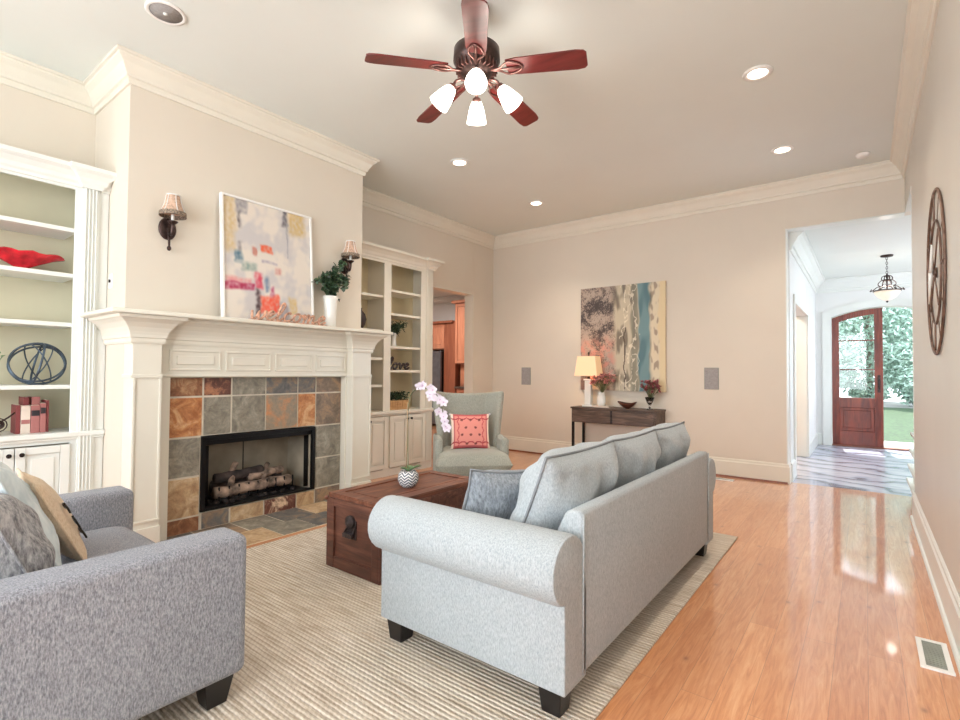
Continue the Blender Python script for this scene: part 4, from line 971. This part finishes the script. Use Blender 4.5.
cn.build('corner_caps', 'iron', tk)
hp = MB().box(-2.56, -2.46, Y0_-.006, Y0_, .22, .335).lathe([(.001, 0), (.04, 0), (.04, .02), (.001, .03)], (0, 0, 0), 16, mx=TR(-2.51, Y0_-.002, .325, PI/2))
hp.box(-2.55, -2.47, Y0_-.04, Y0_-.012, .235, .262)
hp.tube([(-2.545, Y0_-.005, .29), (-2.55, Y0_-.03, .25), (-2.47, Y0_-.03, .25), (-2.475, Y0_-.005, .29)], .007, 8)
hp.build('iron_handle', 'iron', tk, bev=.002)

# orchid
oc = Vector((-2.45, 2.42, TZ-.003))
og = thing('potted_orchid', 'white orchid in a round chevron patterned pot on the trunk', 'plant', tuple(oc))
MB().lathe([(.001, 0), (.035, 0), (.058, .02), (.07, .05), (.068, .085), (.052, .108), (.046, .112), (.042, .106), (.001, .095)], (0, 0, 0), 32).build('pot', 'chevron', og, local=True)
lf = MB()
for a, L_ in ((.5, .10), (2.2, .07), (4.2, .06)):
    P = oc+Vector((0, 0, .105)); d = Vector((math.cos(a), math.sin(a), .55)); q = MB(); leaf(q, P, d, Vector((0, 0, 1)), L_, .06, fold=.2); q.build('leaf', 'leafm', og, solid=.003)
stp = catmull([oc+Vector((-.01, .01, .10)), oc+Vector((-.04, .03, .30)), oc+Vector((-.07, .06, .50)), oc+Vector((-.05, .07, .62)), oc+Vector((.05, .08, .665)), oc+Vector((.16, .12, .60)), oc+Vector((.205, .14, .40))], 8)
MB().tube(stp, .003, 6).build('flower_stem', 'stem', og)
MB().tube([oc+Vector((-.02, .0, .10)), oc+Vector((-.075, .06, .56))], .003, 6).build('stake', 'stake', og)
rd = random.Random(17)
for k in range(19):
    i = 32+int(k*17/19); p = stp[min(i, len(stp)-1)]+Vector((rd.gauss(0, .018), rd.gauss(0, .012), rd.gauss(0, .014)))
    fl = MB(); fd = Vector((.75+rd.gauss(0, .2), -1+rd.gauss(0, .2), .0+rd.gauss(0, .2))).normalized(); s_ = fd.cross(Vector((0, 0, 1))).normalized(); u_ = s_.cross(fd)
    for q in range(5):
        a = PI/2+q*2*PI/5; d = s_*math.cos(a)+u_*math.sin(a)+fd*.25; leaf(fl, p, d, fd, .034, .034 if q in (1, 4) else .024, fold=-.1)
    fl.sphere(tuple(p+fd*.008), .005, 8, 6, 'lilac'); fl.build('flower', 'petal', og)

# ---------------------------------------------------------------- wing chair (local: front = -Y)
wc = thing('wing_chair', 'sage grey upholstered wing chair between the right bookcase and the sofa', 'armchair', (-3.23, 4.06, 0), math.radians(45))
MB().box(-.34, .34, -.40, .28, .10, .285).build('seat_frame', 'chair', wc, bev=.03, seg=4, local=True)
cu = MB(); pillow_mesh(cu, .73, .66, .22, TR(0, -.12, .368, PI/2), 31, puff=10, wr=.003, corner=.02); sc2 = cu.build('seat_cushion', 'chair', wc, local=True)
bk = MB(); NU, NV = 26, 20; v = []; f = []
for j in range(NV+1):
    t_ = j/NV
    for i in range(NU+1):
        u = -1+2*i/NU; hw = .30+.015*math.sin(PI*min(1, t_*1.3))+.08*sm(.40, 1, t_)
        wing = (.26*sm(0, .25, t_)*(1-.25*sm(.55, 1, t_)))*sm(.62, 1.0, abs(u))
        z = .26+t_*(.755+.035*abs(u)**2.5)
        v.append((u*hw, .25+.13*t_-wing, z))
for j in range(NV):
    for i in range(NU): a = j*(NU+1)+i; f.append((a, a+1, a+NU+2, a+NU+1))
bk.add(v, f, None, True); b_ = bk.build('winged_back', 'chair', wc, local=True, solid=.075, sub=1)
for s_ in (-1, 1):
    ap = MB().box(.285*s_, .365*s_, -.26, .24, .12, .60); ap.build('arm', 'chair', wc, bev=.035, seg=5, local=True)
    for y in (-.30, .24): MB().taper(.29*s_, y, 0, .11, .035, .05).build('leg', 'blackleg', wc, local=True)
def pilpat(mb_w, mb_h):
    pass
def coral(u, v):
    c = (224, 142, 130)
    if u < .06 or u > .94: c = (240, 214, 196)
    elif u < .10 or u > .90 or v < .07 or v > .93: c = (186, 90, 92)
    sc2 = .05*abs(math.sin(u*PI*5)); 
    if abs(v-.13-sc2) < .018 or abs(v-.87+sc2) < .018: c = (170, 60, 70)
    if abs(u-.16-.04*abs(math.sin(v*PI*4))) < .012 or abs(u-.84+.04*abs(math.sin(v*PI*4))) < .012: c = (190, 76, 80)
    for (a, b) in ((.28, .2), (.5, .2), (.72, .2), (.38, .42), (.62, .42), (.28, .62), (.5, .62), (.72, .62), (.4, .88), (.62, .88)):
        if math.hypot(u-a, v-b) < .035: c = (120, 62, 58)
    return c
def printed_pillow(w, h, t, mx, par, fn, mat, n=60):
    me_v = []; cols = []; f = []
    for sgn in (1, -1):
        o_ = len(me_v)
        for j in range(n+1):
            for i in range(n+1):
                u = -1+2*i/n; q = -1+2*j/n; prof = (max(0, 1-abs(u)**2.4)*max(0, 1-abs(q)**2.4))**.5
                x = u*w/2*(1-.06*(1-q*q)*u*u); z = q*h/2*(1-.06*(1-u*u)*q*q)
                me_v.append(mx @ Vector((x, sgn*t/2*prof, z))); cols.append(fn(i/n, 1-j/n))
        for j in range(n):
            for i in range(n): a = o_+j*(n+1)+i; f.append((a, a+1, a+n+2, a+n+1))
    off = wloc(par); me = bpy.data.meshes.new('pillow_cover'); me.from_pydata([tuple(p-off) for p in me_v], [], f); me.materials.append(M[mat])
    ca = me.color_attributes.new('pigment', 'FLOAT_COLOR', 'POINT')
    for d_, c in zip(ca.data, cols): d_.color = s2l(c)
    for p in me.polygons: p.use_smooth = True
    o = bpy.data.objects.new('pillow_cover', me); C.objects.link(o); o.parent = par; return o
wm = Matrix.Translation((-3.23, 4.06, 0)) @ Matrix.Rotation(math.radians(45), 4, 'Z')
cp = thing('throw_pillow', 'coral patterned square pillow with dark dots on the wing chair', 'pillow', tuple(wm @ Vector((0, -.02, .47))))
cmx = wm @ TR(.0, -.04, .645, math.radians(-16))
printed_pillow(.40, .36, .13, cmx, cp, coral, 'coral')
tz = MB()
for a in (-1, 1):
    for b in (-1, 1):
        p0 = cmx @ Vector((a*.2, 0, b*.18)); tz.tube([p0, p0+Vector((a*.012, 0, b*.004-.012))], [.006, .012], 6)
tz.build('tassels', 'petal', cp)
fv = thing('floor_vase', 'dark brown floor vase between the right bookcase and the wing chair', 'vase', (-4.12, 4.72, 0))
MB().lathe([(.001, 0), (.08, 0), (.10, .1), (.12, .3), (.11, .45), (.07, .56), (.06, .6), (.075, .62), (.06, .61), (.001, .55)], (-4.12, 4.72, 0), 28).build('vase_body', 'darksign', fv)

# ---------------------------------------------------------------- loveseat
ls = thing('loveseat', 'grey tweed loveseat with square arms at the left edge beside the rug', 'sofa', (-2.58, .4, RZ))
LX0, LX1, LY0, LY1, AZ = -3.17, -1.85, -.25, 1.0, .635
for x in (LX0+.09, LX1-.09):
    for y in (LY0+.1, LY1-.085): MB().taper(x, y, RZ, .125, .07, .11).build('leg', 'blackleg', ls, bev=.003)
MB().box(LX0+.05, LX1-.05, LY0+.03, LY1-.02, .12, .31).build('seat_base', 'tweed', ls, bev=.02, seg=3)
for a, b in ((LX0, LX0+.185), (LX1-.185, LX1)):
    MB().box(a, b, LY0, LY1, .12, AZ).build('arm', 'tweed', ls, bev=.035, seg=5)
MB().box(LX0+.185, LX1-.185, LY0, LY0+.22, .12, .80).build('back', 'tweed', ls, bev=.04, seg=4)
cu = MB(); pillow_mesh(cu, 1.02, .78, .19, TR((LX0+LX1)/2, .58, .39, PI/2), 41, puff=14, wr=.004, corner=.01); cu.build('seat_cushion', 'tweed', ls)
sm_ = MB().tube([(LX1-.004, LY0+.05, AZ-.028), (LX1-.004, LY1-.03, AZ-.028)], .003, 5); sm_.build('arm_piping', 'tweed', ls)
def tpillow(label, w, h, t, mx, mat, seed, wr=.01, pipe=None):
    c = mx.translation; o = thing('throw_pillow', label, 'pillow', (c.x, c.y, c.z-h/2)); mb = MB(); pillow_mesh(mb, w, h, t, mx, seed, n=30, puff=2.3, wr=wr)
    p = mb.build('pillow_cover', mat, o); MB().tube(pillow_rim(w+.004, h+.004, mx), .005, 6, closed=True).build('piping', pipe or mat, o); return o
def lean(x, y, z, deg, rz=0): return TR(x, y, z, 0, 0, math.radians(rz)) @ Matrix.Rotation(math.radians(deg), 4, 'X')
tpillow('mottled grey plush pillow nearest the near arm of the tweed loveseat', .42, .42, .22, lean(-2.29, .37, .66, 24, 4), 'fur', 51, .02)
tpillow('pale blue cotton pillow between the plush and tan pillows on the tweed loveseat', .42, .44, .12, lean(-2.48, .455, .725, 26, -4), 'paleblue', 52)
mxt = lean(-2.62, .58, .655, 26, -4)
tpo = tpillow('tan linen pillow with dark script lettering on the tweed loveseat', .40, .38, .10, mxt, 'tan', 53)
lt = MB()
for i, c_ in enumerate('lel'):
    pts = catmull([(a_, b_, 0) for a_, b_ in GLY[c_][1][0]], 5)
    lt.tube([mxt @ Vector((.165-p.y*.04, .046, .06-i*.06-p.x*.075)) for p in pts], .004, 6)
lt.build('lettering', 'blackleg', tpo)
# ---------------------------------------------------------------- console table and its things
ct = thing('console_table', 'dark rustic wood console table with two drawers against the back wall', 'console table', (-2.66, 6.52, 0))
CX0, CX1, CY0, CY1, CZ = -3.255, -2.07, 6.33, 6.715, .78
MB().box(CX0, CX1, CY0, CY1, CZ-.025, CZ).build('table_top', 'console', ct, bev=.003)
MB().box(CX0+.01, CX1-.01, CY0+.02, CY1, CZ-.21, CZ-.025).build('case', 'console', ct, bev=.003)
for a, b in ((CX0+.03, -2.675), (-2.65, CX1-.03)): 
    d_ = MB().box(a, b, CY0+.004, CY0+.02, CZ-.20, CZ-.035).build('drawer', 'console', ct, bev=.003)
MB().box(-2.672, -2.653, CY0+.002, CY0+.02, CZ-.2, CZ-.035).build('centre_strap', 'iron', ct)
for x in (CX0+.012, CX1-.042):
    for y in (CY0+.02, CY1-.04): MB().box(x, x+.03, y, y+.03, 0, CZ-.21).build('leg', 'black', ct)
lp = thing('table_lamp', 'white column table lamp with cream rectangular shade on the console table', 'table lamp', (-3.07, 6.52, CZ))
MB().box(-3.145, -2.995, 6.46, 6.58, CZ, CZ+.03).box(-3.115, -3.025, 6.48, 6.56, CZ+.03, CZ+.36).box(-3.13, -3.01, 6.47, 6.57, CZ+.36, CZ+.385).build('lamp_base', 'ceramic', lp, bev=.006)
MB().tube([(-3.07, 6.52, CZ+.385), (-3.07, 6.52, 1.52)], .007).sphere((-3.07, 6.52, 1.525), .014, 10, 8).lathe([(.02, CZ+.385), (.02, CZ+.42)], (-3.07, 6.52, 0), 12).build('lamp_stem', 'darkknob', lp)
a0, a1, d0, d1 = .17, .13, .10, .085; z0, z1 = 1.205, 1.48; cx_, cy_ = -3.07, 6.52
v = [(cx_-a0, cy_-d0, z0), (cx_+a0, cy_-d0, z0), (cx_+a0, cy_+d0, z0), (cx_-a0, cy_+d0, z0), (cx_-a1, cy_-d1, z1), (cx_+a1, cy_-d1, z1), (cx_+a1, cy_+d1, z1), (cx_-a1, cy_+d1, z1)]
MB().add(v, [(0, 1, 5, 4), (1, 2, 6, 5), (2, 3, 7, 6), (3, 0, 4, 7)]).build('lamp_shade', 'shade', lp, solid=.004)
light('table_lamp_bulb', 'POINT', (cx_, cy_, 1.33), 4, (1, .72, .42), shadow_soft_size=.04)
tag(MB().box(-2.98, -2.73, 6.42, 6.58, CZ, CZ+.022, 'book2').box(-2.978, -2.732, 6.422, 6.578, CZ+.004, CZ+.018, 'paper').build('coffee_table_book', 'book2', bev=.002), 'flat cream book under the white flower vase on the console table', 'book')
fv = thing('flower_vase', 'white vase of pink dried flowers beside the table lamp', 'vase', (-2.87, 6.5, CZ+.022))
MB().lathe([(.001, 0), (.05, 0), (.06, .03), (.058, .12), (.042, .155), (.045, .18), (.036, .175), (.001, .15)], (-2.87, 6.5, CZ+.022), 20).build('vase_body', 'ceramic', fv)
def bouquet(par, c, n, sp, h, mat, seed, leafmat='leafd', ps=.022):
    rd = random.Random(seed); st = MB(); fl = MB(); lf = MB()
    for k in range(n):
        a = rd.uniform(0, 2*PI); e = c+Vector((math.cos(a)*sp*rd.uniform(.2, 1), math.sin(a)*sp*.7*rd.uniform(.2, 1), h*rd.uniform(.5, 1))); st.tube([c, c.lerp(e, .5)+Vector((0, 0, .02)), e], .002, 4)
        for q in range(9): leaf(fl, e, Vector((rd.gauss(0, 1), rd.gauss(0, 1), rd.gauss(.3, .8))), Vector((0, 0, 1)), ps*rd.uniform(.8, 1.5), ps)
        if k % 3 == 0: leaf(lf, c.lerp(e, .7), Vector((rd.gauss(0, 1), rd.gauss(0, 1), .3)), Vector((0, 0, 1)), .05, .02)
    st.build('stems', 'stem', par); fl.build('blossoms', mat, par); lf.build('leaves', leafmat, par)
bouquet(fv, Vector((-2.86, 6.5, CZ+.19)), 70, .19, .25, 'petalp', 61, ps=.028)
bw = MB(); bw.lathe([(.03, 0), (.035, .008), (.08, .03), (.13, .075), (.125, .08), (.075, .042), (.001, .02)], (-2.50, 6.48, CZ), 28, sy=.8)
for i, (x, y, z) in enumerate(bw.v):
    a = math.atan2(y-6.48, x+2.5); r_ = math.hypot(x+2.5, y-6.48); bw.v[i] = (x, y, z+.02*(r_/.13)**3*math.cos(2*a))
tag(bw.build('decorative_bowl', 'marble'), 'dark brown curved wooden bowl at the middle of the console table', 'bowl')
fv = thing('flower_vase', 'clear glass vase of dusky rose flowers at the right end of the console table', 'vase', (-2.21, 6.5, CZ))
MB().lathe([(.001, 0), (.04, 0), (.042, .006), (.012, .02), (.014, .05), (.04, .10), (.06, .16), (.056, .16), (.036, .10), (.001, .06)], (-2.21, 6.5, CZ), 24).build('vase_body', 'clearg', fv)
bouquet(fv, Vector((-2.20, 6.5, CZ+.12)), 44, .13, .24, 'petald', 62, ps=.028)

# ---------------------------------------------------------------- foyer things
pd_ = thing('pendant_light', 'ornate bronze pendant light with white glass bowl hanging in the foyer', 'pendant light', (.255, 9.1, FZ))
px, py = .255, 9.1
MB().lathe([(.001, FZ), (.075, FZ), (.07, FZ-.02), (.001, FZ-.03)], (px, py, 0), 20).build('canopy', 'bronze', pd_)
chn = MB()
for k in range(9):
    zc = FZ-.045-k*.033; a = (k % 2)*PI/2; chn.tube([(px+.011*math.cos(t_)*math.cos(a), py+.011*math.cos(t_)*math.sin(a), zc+.021*math.sin(t_)) for t_ in [i*2*PI/12 for i in range(12)]], .003, 5, closed=True)
chn.build('chain', 'bronze', pd_)
sc3 = MB().tube([(px, py, 2.68), (px, py, 2.43)], .010)
for k in range(6):
    a = k*PI/3
    for P in ([(.0, 2.66), (.05, 2.64), (.06, 2.60), (.03, 2.58), (.01, 2.6)], [(.01, 2.60), (.07, 2.58), (.10, 2.53), (.06, 2.50), (.04, 2.53)], [(.01, 2.5), (.10, 2.5), (.15, 2.46), (.19, 2.44), (.17, 2.47)]):
        sc3.tube(catmull([(px+r*math.cos(a), py+r*math.sin(a), z) for r, z in P], 4), .006, 5)
sc3.lathe([(.15, 2.44), (.16, 2.445), (.16, 2.43), (.15, 2.43)], (px, py, 0), 24, cap=False).sphere((px, py, 2.285), .014, 10, 8)
sc3.build('scrollwork', 'bronze', pd_)
MB().lathe([(.001, 2.30), (.05, 2.31), (.10, 2.345), (.135, 2.39), (.15, 2.43), (.145, 2.43), (.001, 2.33)], (px, py, 0), 28).build('glass_bowl', 'bowlglass', pd_)
light('pendant_bulb', 'POINT', (px, py, 2.5), 5, (1, .92, .82), shadow_soft_size=.05)
st = thing('staircase', 'white painted stair steps peeking past the end of the right wall', 'stairs', (.9, 6.3, 0))
for k in range(4):
    ye = 6.95-.22*k; z = .178*(k+1)
    MB().box(.375, 1.4, 5.87, ye-.02, z-.178, z-.03).build('riser', 'trimw', st)
    MB().box(.335, 1.42, 5.87, ye+.01, z-.03, z).build('tread', 'trimw', st, bev=.006)

# ---------------------------------------------------------------- kitchen things
kc = thing('upper_cabinet', 'tall honey wood upper kitchen cabinet seen through the doorway', 'cabinet', (-6.9, 8.8, 1.42))
def kdoor(par, x0, x1, y, z0, z1, mat):
    w = .06; MB().box(x0, x0+w, y-.02, y, z0, z1).box(x1-w, x1, y-.02, y, z0, z1).box(x0+w, x1-w, y-.02, y, z0, z0+w).box(x0+w, x1-w, y-.02, y, z1-w, z1).box(x0+w, x1-w, y-.008, y, z0+w, z1-w).box(x0+w+.03, x1-w-.03, y-.016, y, z0+w+.03, z1-w-.03).build('cabinet_door', mat, par, bev=.004)
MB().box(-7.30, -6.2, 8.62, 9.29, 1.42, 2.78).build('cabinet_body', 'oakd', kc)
MB().box(-7.37, -6.18, 8.56, 9.29, 2.78, 2.84).build('cabinet_crown', 'oak', kc, bev=.01)
kdoor(kc, -7.28, -6.82, 8.62, 1.44, 2.76, 'oak'); kdoor(kc, -6.80, -6.34, 8.62, 1.44, 2.76, 'oak')
kb = thing('base_cabinet', 'honey wood kitchen base cabinet below the tall upper cabinet', 'cabinet', (-6.9, 8.8, 0))
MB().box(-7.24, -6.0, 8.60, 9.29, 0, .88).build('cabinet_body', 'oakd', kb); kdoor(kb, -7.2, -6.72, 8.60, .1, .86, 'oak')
MB().box(-7.26, -6.0, 8.55, 9.29, .88, .92).build('countertop', 'console', kb)
MB().box(-7.24, -6.2, 8.75, 9.29, .92, 1.42).box(-7.2, -6.25, 8.7, 8.75, .98, 1.28).build('appliance_garage', 'oak', kb)
fg = thing('refrigerator', 'stainless refrigerator partly visible through the kitchen doorway', 'refrigerator', (-8.1, 8.8, 0))
MB().box(-8.55, -7.68, 8.62, 9.29, .03, 1.72).build('fridge_body', 'black', fg)
MB().box(-8.55, -8.12, 8.56, 8.62, .05, 1.72).build('fridge_door', 'steel', fg, bev=.01); MB().box(-8.11, -7.68, 8.56, 8.62, .05, 1.72).build('fridge_door', 'steel', fg, bev=.01)
MB().tube([(-8.07, 8.53, .5), (-8.07, 8.53, 1.5)], .012).tube([(-8.16, 8.53, .5), (-8.16, 8.53, 1.5)], .012).build('fridge_handle', 'steel', fg)
fc = thing('fridge_cabinet', 'darker wood cabinet surround above and beside the refrigerator', 'cabinet', (-8.0, 8.9, 0))
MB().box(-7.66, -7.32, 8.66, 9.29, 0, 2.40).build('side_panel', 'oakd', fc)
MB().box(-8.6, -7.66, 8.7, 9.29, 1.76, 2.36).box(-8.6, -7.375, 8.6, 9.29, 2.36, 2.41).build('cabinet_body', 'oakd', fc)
kdoor(fc, -8.1, -7.68, 8.7, 1.78, 2.35, 'oak'); kdoor(fc, -8.55, -8.12, 8.7, 1.78, 2.35, 'oak')
